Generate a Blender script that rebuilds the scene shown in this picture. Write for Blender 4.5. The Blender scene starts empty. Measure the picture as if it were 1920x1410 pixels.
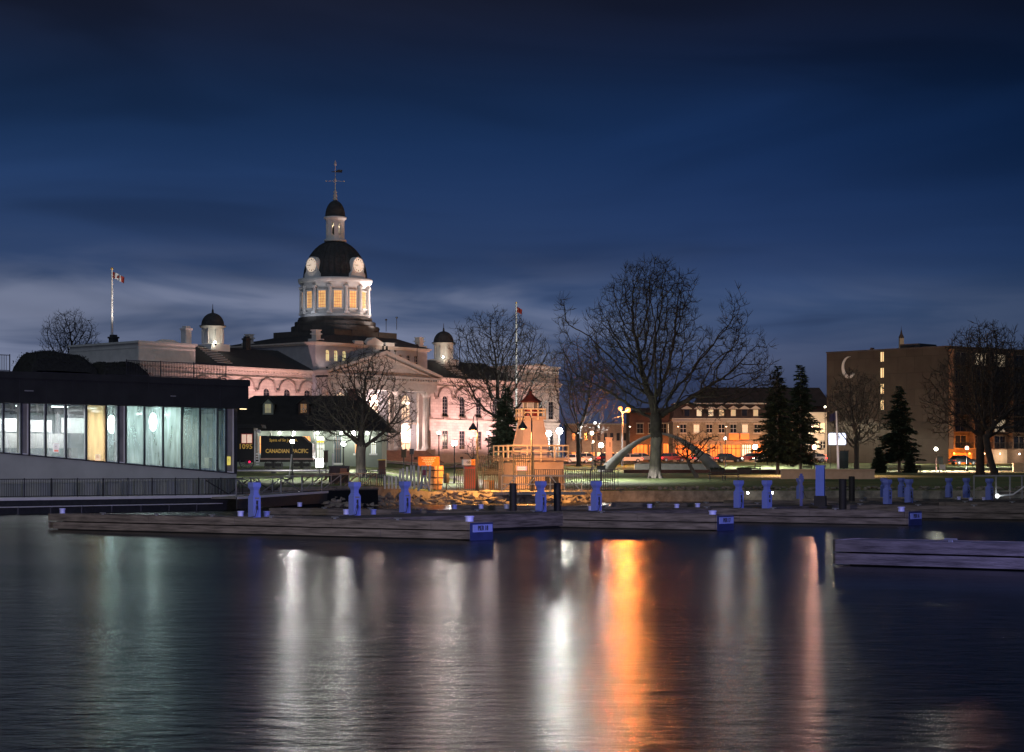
import bpy, math, random
import numpy as np
from mathutils import Vector, Matrix
R = math.radians
C = bpy.context.scene.collection
scene = bpy.context.scene
# ---------------------------------------------------------------- camera
F = 3733.3; HY = 886.0; HC = 2.4      # focal length in photo pixels, horizon row, eye height over water
cam = bpy.data.cameras.new('camera'); cam.sensor_width = 36; cam.lens = 70.0
cam.shift_y = (HY - 705.0) / 1920.0; cam.clip_end = 4000; cam.clip_start = 0.5
co = bpy.data.objects.new('camera', cam); C.objects.link(co)
co.location = (0, 0, HC); co.rotation_euler = (R(90), 0, 0); scene.camera = co
# ---------------------------------------------------------------- sky
w = bpy.data.worlds.new('World'); scene.world = w; w.use_nodes = True
nt = w.node_tree; nt.nodes.clear(); N = nt.nodes; L = nt.links
out = N.new('ShaderNodeOutputWorld'); bg = N.new('ShaderNodeBackground'); L.new(bg.outputs[0], out.inputs[0])
tc = N.new('ShaderNodeTexCoord'); sp = N.new('ShaderNodeSeparateXYZ'); L.new(tc.outputs['Generated'], sp.inputs[0])
def ramp(nodes, stops, interp='LINEAR'):
    r = nodes.new('ShaderNodeValToRGB'); e = r.color_ramp.elements; r.color_ramp.interpolation = interp
    while len(e) < len(stops): e.new(0.5)
    for k, (p, c) in enumerate(stops):
        e[k].position = p; e[k].color = (c[0], c[1], c[2], 1) if isinstance(c, tuple) else (c, c, c, 1)
    return r
def mathn(nodes, links, op, a, b=None, clamp=False):
    m = nodes.new('ShaderNodeMath'); m.operation = op; m.use_clamp = clamp
    for k, v in enumerate((a, b)):
        if v is None: continue
        if isinstance(v, (int, float)): m.inputs[k].default_value = v
        else: links.new(v, m.inputs[k])
    return m.outputs[0]
def mixc(nodes, links, fac, a, b, blend='MIX'):
    m = nodes.new('ShaderNodeMix'); m.data_type = 'RGBA'; m.blend_type = blend
    for k, v in ((0, fac), (6, a), (7, b)):
        if isinstance(v, (int, float)): m.inputs[k].default_value = v
        elif isinstance(v, tuple): m.inputs[k].default_value = (v[0], v[1], v[2], 1)
        else: links.new(v, m.inputs[k])
    return m.outputs[2]
rs = ramp(N, [(0.0, (.028,.036,.075)), (.048, (.036,.050,.115)), (.068, (.056,.084,.165)), (.086, (.046,.078,.165)),
              (.105, (.026,.052,.138)), (.150, (.0105,.033,.108)), (.185, (.0070,.0215,.068)), (.215, (.0078,.0130,.036)), (.25, (.0090,.0100,.018)), (.5, (.003,.004,.007))], 'B_SPLINE')
L.new(sp.outputs[2], rs.inputs[0])
side = ramp(N, [(0.0, (1.15,1.1,1.02)), (.5, (1,1,1)), (.72, (.80,.86,.93)), (1.0, (.42,.55,.62))])
L.new(mathn(N, L, 'MULTIPLY_ADD', sp.outputs[0], 1.85), side.inputs[0])
side.inputs[0].links[0].from_node.inputs[2].default_value = .5
base = mixc(N, L, 1.0, rs.outputs[0], side.outputs[0], 'MULTIPLY')
mp = N.new('ShaderNodeMapping'); mp.inputs['Scale'].default_value = (4.2, 4.2, 23); mp.inputs['Rotation'].default_value = (0, R(2.2), 0); mp.inputs['Location'].default_value = (1.15, 0, .62)
L.new(tc.outputs['Generated'], mp.inputs[0])
nz = N.new('ShaderNodeTexNoise'); nz.inputs['Scale'].default_value = 1.6; nz.inputs['Detail'].default_value = 4; nz.inputs['Roughness'].default_value = .5; nz.inputs['Distortion'].default_value = .55
L.new(mp.outputs[0], nz.inputs['Vector'])
cl = ramp(N, [(.40, 0.0), (.68, 1.0)], 'EASE'); L.new(nz.outputs[0], cl.inputs[0])
band = ramp(N, [(.025, 0.25), (.058, 1.0), (.086, .9), (.100, .15), (.12, .0)], 'EASE'); L.new(sp.outputs[2], band.inputs[0])
leftw = ramp(N, [(0.0, 1.25), (.45, .9), (.7, .24), (1.0, .12)]); L.new(mathn(N, L, 'MULTIPLY_ADD', sp.outputs[0], 1.85), leftw.inputs[0])
leftw.inputs[0].links[0].from_node.inputs[2].default_value = .5
fac = mathn(N, L, 'MULTIPLY', mathn(N, L, 'MULTIPLY', cl.outputs[0], band.outputs[0]), leftw.outputs[0], True)
skyc = mixc(N, L, fac, base, (.18, .21, .315))
cd = ramp(N, [(.30, 1.0), (.46, 0.0)], 'EASE'); L.new(nz.outputs[0], cd.inputs[0])
facd = mathn(N, L, 'MULTIPLY', mathn(N, L, 'MULTIPLY', cd.outputs[0], band.outputs[0]), .8, True)
skyc = mixc(N, L, facd, skyc, (.016, .028, .072))
mp2 = N.new('ShaderNodeMapping'); mp2.inputs['Scale'].default_value = (3.0, 3.0, 13); mp2.inputs['Rotation'].default_value = (0, R(-9), 0); L.new(tc.outputs['Generated'], mp2.inputs[0])
nz2 = N.new('ShaderNodeTexNoise'); nz2.inputs['Scale'].default_value = 1.3; nz2.inputs['Detail'].default_value = 3; nz2.inputs['Distortion'].default_value = .8; L.new(mp2.outputs[0], nz2.inputs['Vector'])
rv = ramp(N, [(.3, .74), (.52, 1.0), (.72, 1.20)], 'EASE'); L.new(nz2.outputs[0], rv.inputs[0])
skyc = mixc(N, L, 1.0, skyc, rv.outputs[0], 'MULTIPLY')
L.new(skyc, bg.inputs[0]); bg.inputs[1].default_value = 1.0
scene.view_settings.view_transform = 'Standard'; scene.view_settings.look = 'None'
scene.view_settings.exposure = 0; scene.view_settings.gamma = 1
try:
    scene.cycles.use_light_tree = True; scene.cycles.sample_clamp_indirect = 4; scene.cycles.sample_clamp_direct = 0
    scene.cycles.max_bounces = 6; scene.cycles.diffuse_bounces = 2; scene.cycles.glossy_bounces = 3; scene.cycles.transparent_max_bounces = 12
    scene.cycles.caustics_reflective = False; scene.cycles.caustics_refractive = False; scene.cycles.use_denoising = True
    scene.render.film_transparent = False
except Exception: pass

# fill light added to lift the blacks: broad, weak cool sun behind the viewer
sd = bpy.data.lights.new('fill_sun', 'SUN'); sd.energy = .42; sd.angle = R(60); sd.color = (.72,.84,1)
so = bpy.data.objects.new('fill_sun', sd); C.objects.link(so); so.rotation_euler = (R(38), R(12), R(-20))
# ---------------------------------------------------------------- materials
def new_mat(name):
    m = bpy.data.materials.new(name); m.use_nodes = True
    return m, m.node_tree.nodes, m.node_tree.links, m.node_tree.nodes['Principled BSDF']
def mat(name, col, rough=.7, var=.25, scale=2.0, bump=0.0, metal=0.0, spec=.4, stretch=(1,1,1), col2=None):
    m, n, l, b = new_mat(name)
    t = n.new('ShaderNodeTexCoord'); mp = n.new('ShaderNodeMapping'); mp.inputs['Scale'].default_value = stretch
    l.new(t.outputs['Object'], mp.inputs[0])
    z = n.new('ShaderNodeTexNoise'); z.inputs['Scale'].default_value = scale; z.inputs['Detail'].default_value = 5; z.inputs['Roughness'].default_value = .6
    l.new(mp.outputs[0], z.inputs['Vector'])
    lo = tuple(c*(1-var) for c in col); hi = col2 if col2 else tuple(min(1, c*(1+var)) for c in col)
    r = ramp(n, [(.3, lo), (.7, hi)]); l.new(z.outputs[0], r.inputs[0]); l.new(r.outputs[0], b.inputs['Base Color'])
    b.inputs['Roughness'].default_value = rough; b.inputs['Metallic'].default_value = metal; b.inputs['Specular IOR Level'].default_value = spec
    if bump:
        u = n.new('ShaderNodeBump'); u.inputs['Strength'].default_value = bump; u.inputs['Distance'].default_value = .03
        z2 = n.new('ShaderNodeTexNoise'); z2.inputs['Scale'].default_value = scale*6; z2.inputs['Detail'].default_value = 4
        l.new(mp.outputs[0], z2.inputs['Vector']); l.new(z2.outputs[0], u.inputs['Height']); l.new(u.outputs[0], b.inputs['Normal'])
    return m
def emit(name, col, s, var=0.0, scale=3.0):
    m, n, l, b = new_mat(name); b.inputs['Base Color'].default_value = (*col, 1)
    b.inputs['Emission Color'].default_value = (*col, 1); b.inputs['Emission Strength'].default_value = s
    b.inputs['Roughness'].default_value = .4
    if var:
        t = n.new('ShaderNodeTexCoord'); z = n.new('ShaderNodeTexNoise'); z.inputs['Scale'].default_value = scale; z.inputs['Detail'].default_value = 4
        l.new(t.outputs['Object'], z.inputs['Vector'])
        r = ramp(n, [(.32, tuple(c*(1-var) for c in col)), (.68, col)]); l.new(z.outputs[0], r.inputs[0]); l.new(r.outputs[0], b.inputs['Emission Color'])
    return m
def globe_mat(name, col, s):
    m, n, l, b = new_mat(name); n.remove(b)
    e = n.new('ShaderNodeEmission'); e.inputs[0].default_value = (*col, 1); e.inputs[1].default_value = s
    t = n.new('ShaderNodeBsdfTransparent'); t.inputs[0].default_value = (.85,.85,.85,1); a = n.new('ShaderNodeAddShader')
    l.new(e.outputs[0], a.inputs[0]); l.new(t.outputs[0], a.inputs[1]); l.new(a.outputs[0], n['Material Output'].inputs[0]); return m
def stone(name, col, cw=1.0, ch=.45, mortar=.75, rough=.85, var=.12):
    """coursed ashlar: brick texture on (x+y, z) of the object"""
    m, n, l, b = new_mat(name)
    t = n.new('ShaderNodeTexCoord'); s = n.new('ShaderNodeSeparateXYZ'); l.new(t.outputs['Object'], s.inputs[0])
    c = n.new('ShaderNodeCombineXYZ'); l.new(mathn(n, l, 'ADD', s.outputs[0], s.outputs[1]), c.inputs[0]); l.new(s.outputs[2], c.inputs[1])
    k = n.new('ShaderNodeTexBrick'); k.inputs['Scale'].default_value = 1; k.inputs['Brick Width'].default_value = cw; k.inputs['Row Height'].default_value = ch
    k.inputs['Mortar Size'].default_value = .025; k.inputs['Mortar Smooth'].default_value = .3
    k.inputs['Color1'].default_value = (*[x*(1-var) for x in col], 1); k.inputs['Color2'].default_value = (*[min(1, x*(1+var)) for x in col], 1)
    k.inputs['Mortar'].default_value = (*[x*mortar for x in col], 1); l.new(c.outputs[0], k.inputs['Vector'])
    z = n.new('ShaderNodeTexNoise'); z.inputs['Scale'].default_value = .5; z.inputs['Detail'].default_value = 6; l.new(t.outputs['Object'], z.inputs['Vector'])
    r = ramp(n, [(.3, .78), (.7, 1.08)]); l.new(z.outputs[0], r.inputs[0])
    l.new(mixc(n, l, 1.0, k.outputs[0], r.outputs[0], 'MULTIPLY'), b.inputs['Base Color'])
    u = n.new('ShaderNodeBump'); u.inputs['Strength'].default_value = .5; u.inputs['Distance'].default_value = .04; u.invert = True
    l.new(k.outputs['Fac'], u.inputs['Height']); l.new(u.outputs[0], b.inputs['Normal'])
    b.inputs['Roughness'].default_value = rough; b.inputs['Specular IOR Level'].default_value = .2
    return m
M = {}
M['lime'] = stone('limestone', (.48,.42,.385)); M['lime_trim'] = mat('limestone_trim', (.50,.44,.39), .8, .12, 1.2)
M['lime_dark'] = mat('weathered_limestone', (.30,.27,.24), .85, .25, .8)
M['white_stone'] = mat('painted_cornice', (.62,.60,.57), .7, .1, 1)
M['white'] = mat('white_paint', (.72,.71,.69), .5, .08, 1.5); M['slate'] = mat('slate_roof', (.032,.033,.038), .75, .3, 1.5, .3, stretch=(1,1,3))
M['dome'] = mat('dark_dome_metal', (.05,.052,.055), .8, .3, 2, spec=.2); M['black'] = mat('black_paint', (.035,.037,.04), .45, .3, 3)
M['iron'] = mat('black_iron', (.03,.03,.033), .5, .3, 4); M['steel'] = mat('galvanised_steel', (.42,.43,.45), .38, .15, 4, metal=.7)
M['steelp'] = mat('pale_painted_steel', (.5,.5,.5), .45, .1, 4)
M['glass_dark'] = mat('dark_window_glass', (.02,.022,.03), .08, .2, 1, spec=.6)
M['wood'] = mat('weathered_dock_wood', (.10,.085,.072), .85, .6, 1.3, .6, stretch=(.6,.6,7), col2=(.21,.18,.155)); M['deck'] = mat('worn_deck_boards', (.05,.047,.045), .85, .35, 1.5, .4, stretch=(.4,4,1))
M['float'] = mat('wet_black_float', (.008,.009,.010), .5, .3, 2)
M['bark'] = mat('grey_bark', (.14,.122,.105), .9, .4, 2.5, .6, stretch=(1,1,.35)); M['bark_dark'] = mat('dark_bark', (.04,.034,.030), .9, .4, 2.5, .4)
M['twig'] = mat('dark_twigs', (.045,.038,.034), .9, .3, 3); M['needle'] = mat('dark_needles', (.018,.035,.020), .8, .5, 1.2)
M['blue'] = mat('blue_plastic', (.16,.21,.56), .45, .08, 1.5); M['bluew'] = mat('pale_blue_plastic', (.42,.45,.80), .4, .08, 3)
M['concrete'] = mat('concrete', (.24,.23,.21), .9, .2, 1.2, .3); M['concrete_d'] = mat('painted_grey_wall', (.055,.065,.095), .8, .15, .8)
M['asphalt'] = mat('asphalt', (.05,.05,.052), .9, .25, 1.5, .2); M['path'] = mat('pale_paving', (.17,.16,.14), .85, .2, .8)
M['orange'] = mat('orange_paint', (.75,.24,.03), .6, .12, 2); M['red'] = mat('red_paint', (.26,.03,.02), .45, .12, 2)
M['gold'] = mat('gold_lettering', (.85,.52,.10), .35, .05, 3); M['tan'] = mat('tan_siding', (.52,.38,.26), .7, .12, 1.5)
M['hotel'] = stone('brown_concrete_cladding', (.060,.051,.044), 3.2, 2.7, .6); M['hotel2'] = stone('brown_brick_cladding', (.20,.12,.08), .6, .2)
M['brick'] = stone('dark_red_brick', (.17,.09,.075), .45, .15); M['brownroof'] = mat('brown_roof', (.07,.045,.038), .85, .3, 1)
M['rock'] = mat('shore_rock', (.22,.19,.15), .9, .5, 1.5, .6); M['lumber'] = mat('pale_slats', (.62,.57,.45), .8, .3, 2, stretch=(1,1,.2))
M['signblue'] = mat('dull_blue_plate', (.22,.27,.58), .5, .1, 3); M['cream'] = mat('cream_paint', (.78,.64,.42), .6, .1, 2); M['pileblack'] = mat('tarred_pile', (.012,.011,.011), .7, .4, 3, .4)
M['barrel'] = mat('timber_tub', (.50,.27,.13), .7, .2, 2, .3, stretch=(1,1,6)); M['brownbox'] = mat('brown_board', (.06,.035,.03), .7, .3, 2)
M['purple'] = mat('violet_sign', (.22,.19,.55), .5, .1, 4); M['yellow'] = mat('yellow_paint', (.65,.50,.06), .5, .1, 4)
M['green_wall'] = mat('pale_green_wall', (.24,.27,.23), .8, .08, 1.5); M['grey'] = mat('mid_grey_paint', (.2,.2,.2), .6, .2, 2)
M['stepred'] = mat('red_brown_steps', (.27,.19,.16), .85, .2, 1); M['fabric_black'] = mat('dark_hedge', (.012,.014,.012), .9, .5, 5, .6)
def carpaint(nm, c): return mat(nm, c, .3, .05, 1, spec=.6)
# water
m, n, l, b = new_mat('harbour_water'); M['water'] = m
b.inputs['Base Color'].default_value = (.006,.009,.009,1); b.inputs['IOR'].default_value = 1.33; b.inputs['Specular Tint'].default_value = (.72,.76,.72,1); b.inputs['Specular IOR Level'].default_value = .5
t = n.new('ShaderNodeTexCoord')
big = n.new('ShaderNodeTexNoise'); big.inputs['Scale'].default_value = .09; big.inputs['Detail'].default_value = 3
mpw = n.new('ShaderNodeMapping'); mpw.inputs['Scale'].default_value = (.6,1.6,1); l.new(t.outputs['Object'], mpw.inputs[0]); l.new(mpw.outputs[0], big.inputs['Vector'])
rr = ramp(n, [(.25, .205), (.75, .24)]); l.new(big.outputs[0], rr.inputs[0]); l.new(rr.outputs[0], b.inputs['Roughness'])
mp1 = n.new('ShaderNodeMapping'); mp1.inputs['Rotation'].default_value = (0,0,R(9)); mp1.inputs['Scale'].default_value = (.62,1.0,1); l.new(t.outputs['Object'], mp1.inputs[0])
a1 = n.new('ShaderNodeTexNoise'); a1.inputs['Scale'].default_value = 4.2; a1.inputs['Detail'].default_value = 5; a1.inputs['Roughness'].default_value = .62; l.new(mp1.outputs[0], a1.inputs['Vector'])
a2 = n.new('ShaderNodeTexNoise'); a2.inputs['Scale'].default_value = 1.5; a2.inputs['Detail'].default_value = 3; l.new(mp1.outputs[0], a2.inputs['Vector'])
hh = mathn(n, l, 'ADD', a1.outputs[0], mathn(n, l, 'MULTIPLY', a2.outputs[0], 1.1))
u = n.new('ShaderNodeBump'); u.inputs['Strength'].default_value = 1.0; u.inputs['Distance'].default_value = .056; l.new(hh, u.inputs['Height']); l.new(u.outputs[0], b.inputs['Normal'])
# grass
m, n, l, b = new_mat('park_grass'); M['grass'] = m
t = n.new('ShaderNodeTexCoord'); z = n.new('ShaderNodeTexNoise'); z.inputs['Scale'].default_value = .16; z.inputs['Detail'].default_value = 8; z.inputs['Roughness'].default_value = .65
mg = n.new('ShaderNodeMapping'); mg.inputs['Scale'].default_value = (1,.7,1); l.new(t.outputs['Object'], mg.inputs[0]); l.new(mg.outputs[0], z.inputs['Vector'])
r = ramp(n, [(.32, (.06,.075,.03)), (.47, (.11,.145,.06)), (.56, (.13,.165,.075)), (.7, (.20,.165,.07))]); l.new(z.outputs[0], r.inputs[0]); l.new(r.outputs[0], b.inputs['Base Color'])
z2 = n.new('ShaderNodeTexNoise'); z2.inputs['Scale'].default_value = 9; z2.inputs['Detail'].default_value = 4; l.new(t.outputs['Object'], z2.inputs['Vector'])
u = n.new('ShaderNodeBump'); u.inputs['Strength'].default_value = .8; u.inputs['Distance'].default_value = .08; l.new(z2.outputs[0], u.inputs['Height']); l.new(u.outputs[0], b.inputs['Normal']); b.inputs['Roughness'].default_value = .95; b.inputs['Specular IOR Level'].default_value = .1

# ---------------------------------------------------------------- mesh helpers
class MB:
    def __init__(s): s.v = []; s.f = []; s.m = []; s.sm = []
    def add(s, vs, fs, mi=0, smooth=False):
        o = len(s.v); s.v += [tuple(p) for p in vs]
        for q in fs: s.f.append([i+o for i in q]); s.m.append(mi); s.sm.append(smooth)
        return s
    def box(s, x0, x1, y0, y1, z0, z1, mi=0):
        return s.add([(x0,y0,z0),(x1,y0,z0),(x1,y1,z0),(x0,y1,z0),(x0,y0,z1),(x1,y0,z1),(x1,y1,z1),(x0,y1,z1)],
                     [(0,3,2,1),(4,5,6,7),(0,1,5,4),(1,2,6,5),(2,3,7,6),(3,0,4,7)], mi)
    def frustum(s, a, b, mi=0):      # two quads (lists of four points)
        return s.add(list(a)+list(b), [(0,3,2,1),(4,5,6,7),(0,1,5,4),(1,2,6,5),(2,3,7,6),(3,0,4,7)], mi)
    def rect(s, x0, x1, y0, y1, z, zt, tx0, tx1, ty0, ty1, mi=0):
        return s.frustum([(x0,y0,z),(x1,y0,z),(x1,y1,z),(x0,y1,z)], [(tx0,ty0,zt),(tx1,ty0,zt),(tx1,ty1,zt),(tx0,ty1,zt)], mi)
    def bar(s, p, q, w, h=None, mi=0):
        p = Vector(p); q = Vector(q); d = (q-p).normalized(); up = Vector((0,0,1)) if abs(d.z) < .95 else Vector((0,1,0))
        a = d.cross(up).normalized()*w/2; c = a.cross(d).normalized()*(h or w)/2
        A = [p-a-c, p+a-c, p+a+c, p-a+c]; B = [q-a-c, q+a-c, q+a+c, q-a+c]
        return s.frustum(A, B, mi)
    def tube(s, pts, rad, n=8, mi=0, cap=True, smooth=True):
        pts = [Vector(p) for p in pts]; vs = []; fs = []
        if not isinstance(rad, (list, tuple)): rad = [rad]*len(pts)
        for i, p in enumerate(pts):
            d = (pts[min(i+1, len(pts)-1)] - pts[max(i-1, 0)]).normalized()
            up = Vector((0,0,1)) if abs(d.z) < .9 else Vector((1,0,0))
            a = d.cross(up).normalized(); c = a.cross(d)
            for k in range(n):
                t = 2*math.pi*k/n; vs.append(p + (a*math.cos(t)+c*math.sin(t))*rad[i])
        for i in range(len(pts)-1):
            for k in range(n):
                fs.append((i*n+k, i*n+(k+1)%n, (i+1)*n+(k+1)%n, (i+1)*n+k))
        s.add(vs, fs, mi, smooth)
        if cap: s.add(vs[:n], [tuple(range(n))], mi); s.add(vs[-n:], [tuple(range(n))[::-1]], mi)
        return s
    def lathe(s, prof, n=24, cx=0, cy=0, mi=0, smooth=True, a0=0.0, a1=2*math.pi):
        vs = []; fs = []; full = abs(a1-a0-2*math.pi) < 1e-6; k2 = n if full else n+1
        for (r, z) in prof:
            for k in range(k2):
                t = a0+(a1-a0)*k/n; vs.append((cx+r*math.cos(t), cy+r*math.sin(t), z))
        for i in range(len(prof)-1):
            for k in range(n):
                j = (k+1) % k2; fs.append((i*k2+k, i*k2+j, (i+1)*k2+j, (i+1)*k2+k))
        s.add(vs, fs, mi, smooth)
        if full and prof[-1][0] > 1e-4: s.add(vs[-k2:], [tuple(range(k2))], mi)
        if full and prof[0][0] > 1e-4: s.add(vs[:k2], [tuple(range(k2))[::-1]], mi)
        return s
    def sphere(s, c, r, n=10, mi=0, sz=1.0):
        pr = [(r*math.sin(math.pi*k/n), c[2]-sz*r*math.cos(math.pi*k/n)) for k in range(n+1)]; pr[0] = (1e-5, pr[0][1]); pr[-1] = (1e-5, pr[-1][1])
        return s.lathe(pr, n+2, c[0], c[1], mi)
    def poly(s, pts, y0, y1, mi=0):    # outline in x,z extruded along y
        k = len(pts); vs = [(x,y0,z) for x,z in pts]+[(x,y1,z) for x,z in pts]
        return s.add(vs, [tuple(range(k)), tuple(range(k, 2*k))[::-1]] + [(i, i+k, (i+1)%k+k, (i+1)%k) for i in range(k)], mi)
    def ext(s, pts, z0, z1, mi=0):     # outline in x,y extruded along z
        k = len(pts); vs = [(x,y,z0) for x,y in pts]+[(x,y,z1) for x,y in pts]
        return s.add(vs, [tuple(range(k))[::-1], tuple(range(k, 2*k))] + [(i, (i+1)%k, (i+1)%k+k, i+k) for i in range(k)], mi)
    def build(s, name, mats, parent=None, label=None, loc=None):
        me = bpy.data.meshes.new(name); me.from_pydata(s.v, [], s.f)
        if not isinstance(mats, (list, tuple)): mats = [mats]
        for m in mats: me.materials.append(M[m] if isinstance(m, str) else m)
        me.polygons.foreach_set('material_index', s.m); me.polygons.foreach_set('use_smooth', s.sm); me.update()
        o = bpy.data.objects.new(name, me); C.objects.link(o)
        if parent: o.parent = parent
        if loc: o.location = loc
        if label: o['label'] = label
        return o
def thing(name, label, cat, loc=(0,0,0), rz=0.0, group=None):
    o = bpy.data.objects.new(name, None); o.empty_display_size = .3; C.objects.link(o); o.location = loc; o.rotation_euler = (0,0,rz)
    o['label'] = label; o['category'] = cat
    if group: o['group'] = group
    return o
def tag(o, label, cat, group=None):
    o['label'] = label; o['category'] = cat
    if group: o['group'] = group
    return o
def dup(o, loc, rz, label, parent=None):
    c = o.copy(); C.objects.link(c)
    if parent is None:
        c.location = loc; c.rotation_euler = (0,0,rz); c['label'] = label
    else: c.parent = parent
    for ch in [x for x in o.children]: dup(ch, None, None, None, c)
    return c
def struct(o, kind='structure'): o['kind'] = kind; return o
def text(s, size, parent, loc, rot, m, ext=.01, name='lettering', align='CENTER', sx=1.0, font=None):
    cu = bpy.data.curves.new(name, 'FONT'); cu.body = s; cu.size = size; cu.extrude = ext; cu.align_x = align; cu.align_y = 'CENTER'; cu.resolution_u = 2
    cu.offset = size*.02
    t = bpy.data.objects.new(name, cu); C.objects.link(t); bpy.context.view_layer.update()
    me = bpy.data.meshes.new_from_object(t.evaluated_get(bpy.context.evaluated_depsgraph_get()))
    bpy.data.objects.remove(t); me.materials.clear(); me.materials.append(M[m])
    o = bpy.data.objects.new(name, me); C.objects.link(o); o.parent = parent; o.location = loc; o.rotation_euler = rot; o.scale = (sx,1,1); return o
def X(px, D): return (px-960)*D/F
def Z(py, D): return HC+(HY-py)*D/F
def Dz(py, z): return (HC-z)*F/(py-HY)      # distance at which height z shows on row py
def P(px, py, D): return Vector((X(px,D), D, Z(py,D)))
def interp(t, pts):
    if t <= pts[0][0]: return pts[0][1]
    for (a,b),(c,d) in zip(pts, pts[1:]):
        if t <= c: return b+(d-b)*(t-a)/(c-a)
    return pts[-1][1]
GR = [(150,.75),(176,1.0),(210,1.85),(250,2.42),(280,2.85),(310,3.5),(330,4.0),(380,4.5),(700,6)]
GL = [(120,1.1),(150,1.6),(170,2.1),(185,2.5),(200,2.75),(236,3.1),(280,3.9),(310,4.4),(330,4.5),(380,4.8),(700,6)]
def gz(x, y):
    px = 960+x*F/max(y,1); t = min(1, max(0, (px-700)/130)); return interp(y, GL)*(1-t)+interp(y, GR)*t
SHORE = [(-400,132),(-60,133),(-19,135),(-13.5,139),(-9.5,146),(-7,152),(-2,156),(5,161),(8,165),(60,167),(400,170)]
def shore(x): return interp(x, SHORE)
def lamp_light(name, kind, parent, loc, col, energy, rot=None, size=.3, spot=None, blend=.6):
    d = bpy.data.lights.new(name, kind); d.color = col; d.energy = energy
    if kind == 'AREA': d.shape = 'SQUARE'; d.size = size
    else: d.shadow_soft_size = size
    if spot: d.spot_size = R(spot); d.spot_blend = blend
    o = bpy.data.objects.new(name, d); C.objects.link(o); o.parent = parent; o.location = loc
    if rot is not None: o.rotation_euler = rot
    return o
def aim(o, target, loc):
    o.rotation_euler = (Vector(target)-Vector(loc)).to_track_quat('-Z', 'Y').to_euler()
# ================================================================ SETTING
g = MB(); g.add([(-900,-60,0),(900,-60,0),(900,900,0),(-900,900,0)], [(0,1,2,3)]); struct(g.build('water', 'water'))
# ground: one sheet from the shore to far behind the town
xs = [-900,-500,-300,-200,-150,-110]+[x for x in np.arange(-90, 131, 3.0)]+[150,180,220,300,500,900]
ys = [0,.02,3,7,12,18,25,33,42,52,64,78,94,112,132,155,180,210,260,340,460,900]
vs = []; fs = []
for i, dy in enumerate(ys):
    for x in xs:
        y = shore(x)+dy; z = gz(x, y) if i else -1.5; vs.append((x, y, z))
for i in range(len(ys)-1):
    for j in range(len(xs)-1):
        a = i*len(xs)+j; fs.append((a, a+1, a+1+len(xs), a+len(xs)))
g = MB(); g.add(vs, fs, 0, True)
for j in range(len(xs)-1): g.m[j] = 1
struct(g.build('ground', ['grass','rock']))
def strip(name, pts, wd, m, dz=.03, n=1):
    """a ribbon laid on the terrain along pts"""
    P2 = []
    for (a, c) in zip(pts, pts[1:]):
        a = Vector(a); c = Vector(c); k = max(1, int((c-a).length/2.5))
        P2 += [a+(c-a)*i/k for i in range(k)]
    P2.append(Vector(pts[-1])); vs = []; fs = []; q = max(2, int(wd/2.5)+1)
    for i, p in enumerate(P2):
        d = (P2[min(i+1, len(P2)-1)]-P2[max(i-1, 0)]).normalized(); nn = Vector((-d.y, d.x))
        for j in range(q+1):
            o = p+nn*wd*(j/q-.5); vs.append((o.x, o.y, gz(o.x, o.y)+dz))
    for i in range(len(P2)-1):
        for j in range(q): a = i*(q+1)+j; fs.append((a, a+q+1, a+q+2, a+1))
    g = MB(); g.add(vs, fs, 0, True); return struct(g.build(name, m))
T = Vector((.652,.758)); NN = Vector((.758,-.652)); TW = Vector((-29.3,330))     # city hall axes: along the front, outwards, tower foot
def ch(s, q): return TW+T*s+NN*q
strip('road', [ch(-90,34), ch(150,34)], 12, 'asphalt', .03)
strip('pavement', [ch(-90,25.5), ch(150,25.5)], 4, 'path', .14)
strip('pavement', [ch(-90,42.5), ch(150,42.5)], 4, 'path', .14)
strip('path', [(-30,197),(-22,196),(-8,192),(2,190)], 2.2, 'path', .03)
strip('path', [(-14,240),(-6,215),(-3,190),(0,176)], 2.6, 'path', .035)
strip('path', [(14,262),(40,262),(75,262)], 4, 'path', .03)
strip('path', [(-9,163),(-1,168),(9,171)], 6, 'path', .03)
# ================================================================ DOCKS
U = Vector((.797,-.604)); V = Vector((.604,.797)); DA = math.atan2(U.y, U.x)
def dock(org, length, width, label, zt=.65, joints=(5.5,9.2), group='floating docks of the marina', end='right'):
    t = thing('floating_dock', label, 'dock', (org[0], org[1], 0), DA, group)
    r = random.Random(int(length*97+org[0]*13))
    g = MB(); n = int(length/.148)
    for i in range(n): g.box(i*.148, i*.148+.14, 0.03, width-.03, zt-.035+r.uniform(0,.004), zt+r.uniform(0,.006))
    g.build('deck', 'deck', t)
    g = MB()
    for row, (za, zb) in enumerate(((zt-.28, zt+.02), (zt-.60, zt-.325))):
        x = .0 if (row == 0 or length == 17) else .25
        while x < length:
            x2 = min(length, x+joints[row]+r.uniform(-.8,.8)); dy = r.uniform(0,.012)
            g.box(x+.010, x2-.010, -.05-dy*1.6, .03, za, zb); x = x2
        g.box(0, length, width-.03, width+.05, za, zb)
        g.box(-.06, 0, -.03, width+.03, za, zb); g.box(length, length+.06, -.03, width+.03, za, zb)
    g.build('side_boards', 'wood', t)
    for q in range(1, int(length/3.2)):
        x = q*3.2+r.uniform(-.3,.3); g = MB(); g.box(x-.05,x+.05,.1,.16,zt,zt+.07); g.tube([(x-.17,.13,zt+.09),(x+.17,.13,zt+.09)], .022, 6); g.build('cleat', 'steel', t)
    pts_ = [(length*.3+.16*i, .35+.18*math.sin(i*1.1)+r.uniform(-.04,.04), zt+.03) for i in range(16)]; g = MB(); g.tube(pts_, .018, 5); g.build('cable', 'black', t)
    g = MB(); g.box(.35, length-.35, .12, width-.12, -.3, zt-.6); g.build('float', 'float', t)
    return t
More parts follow.
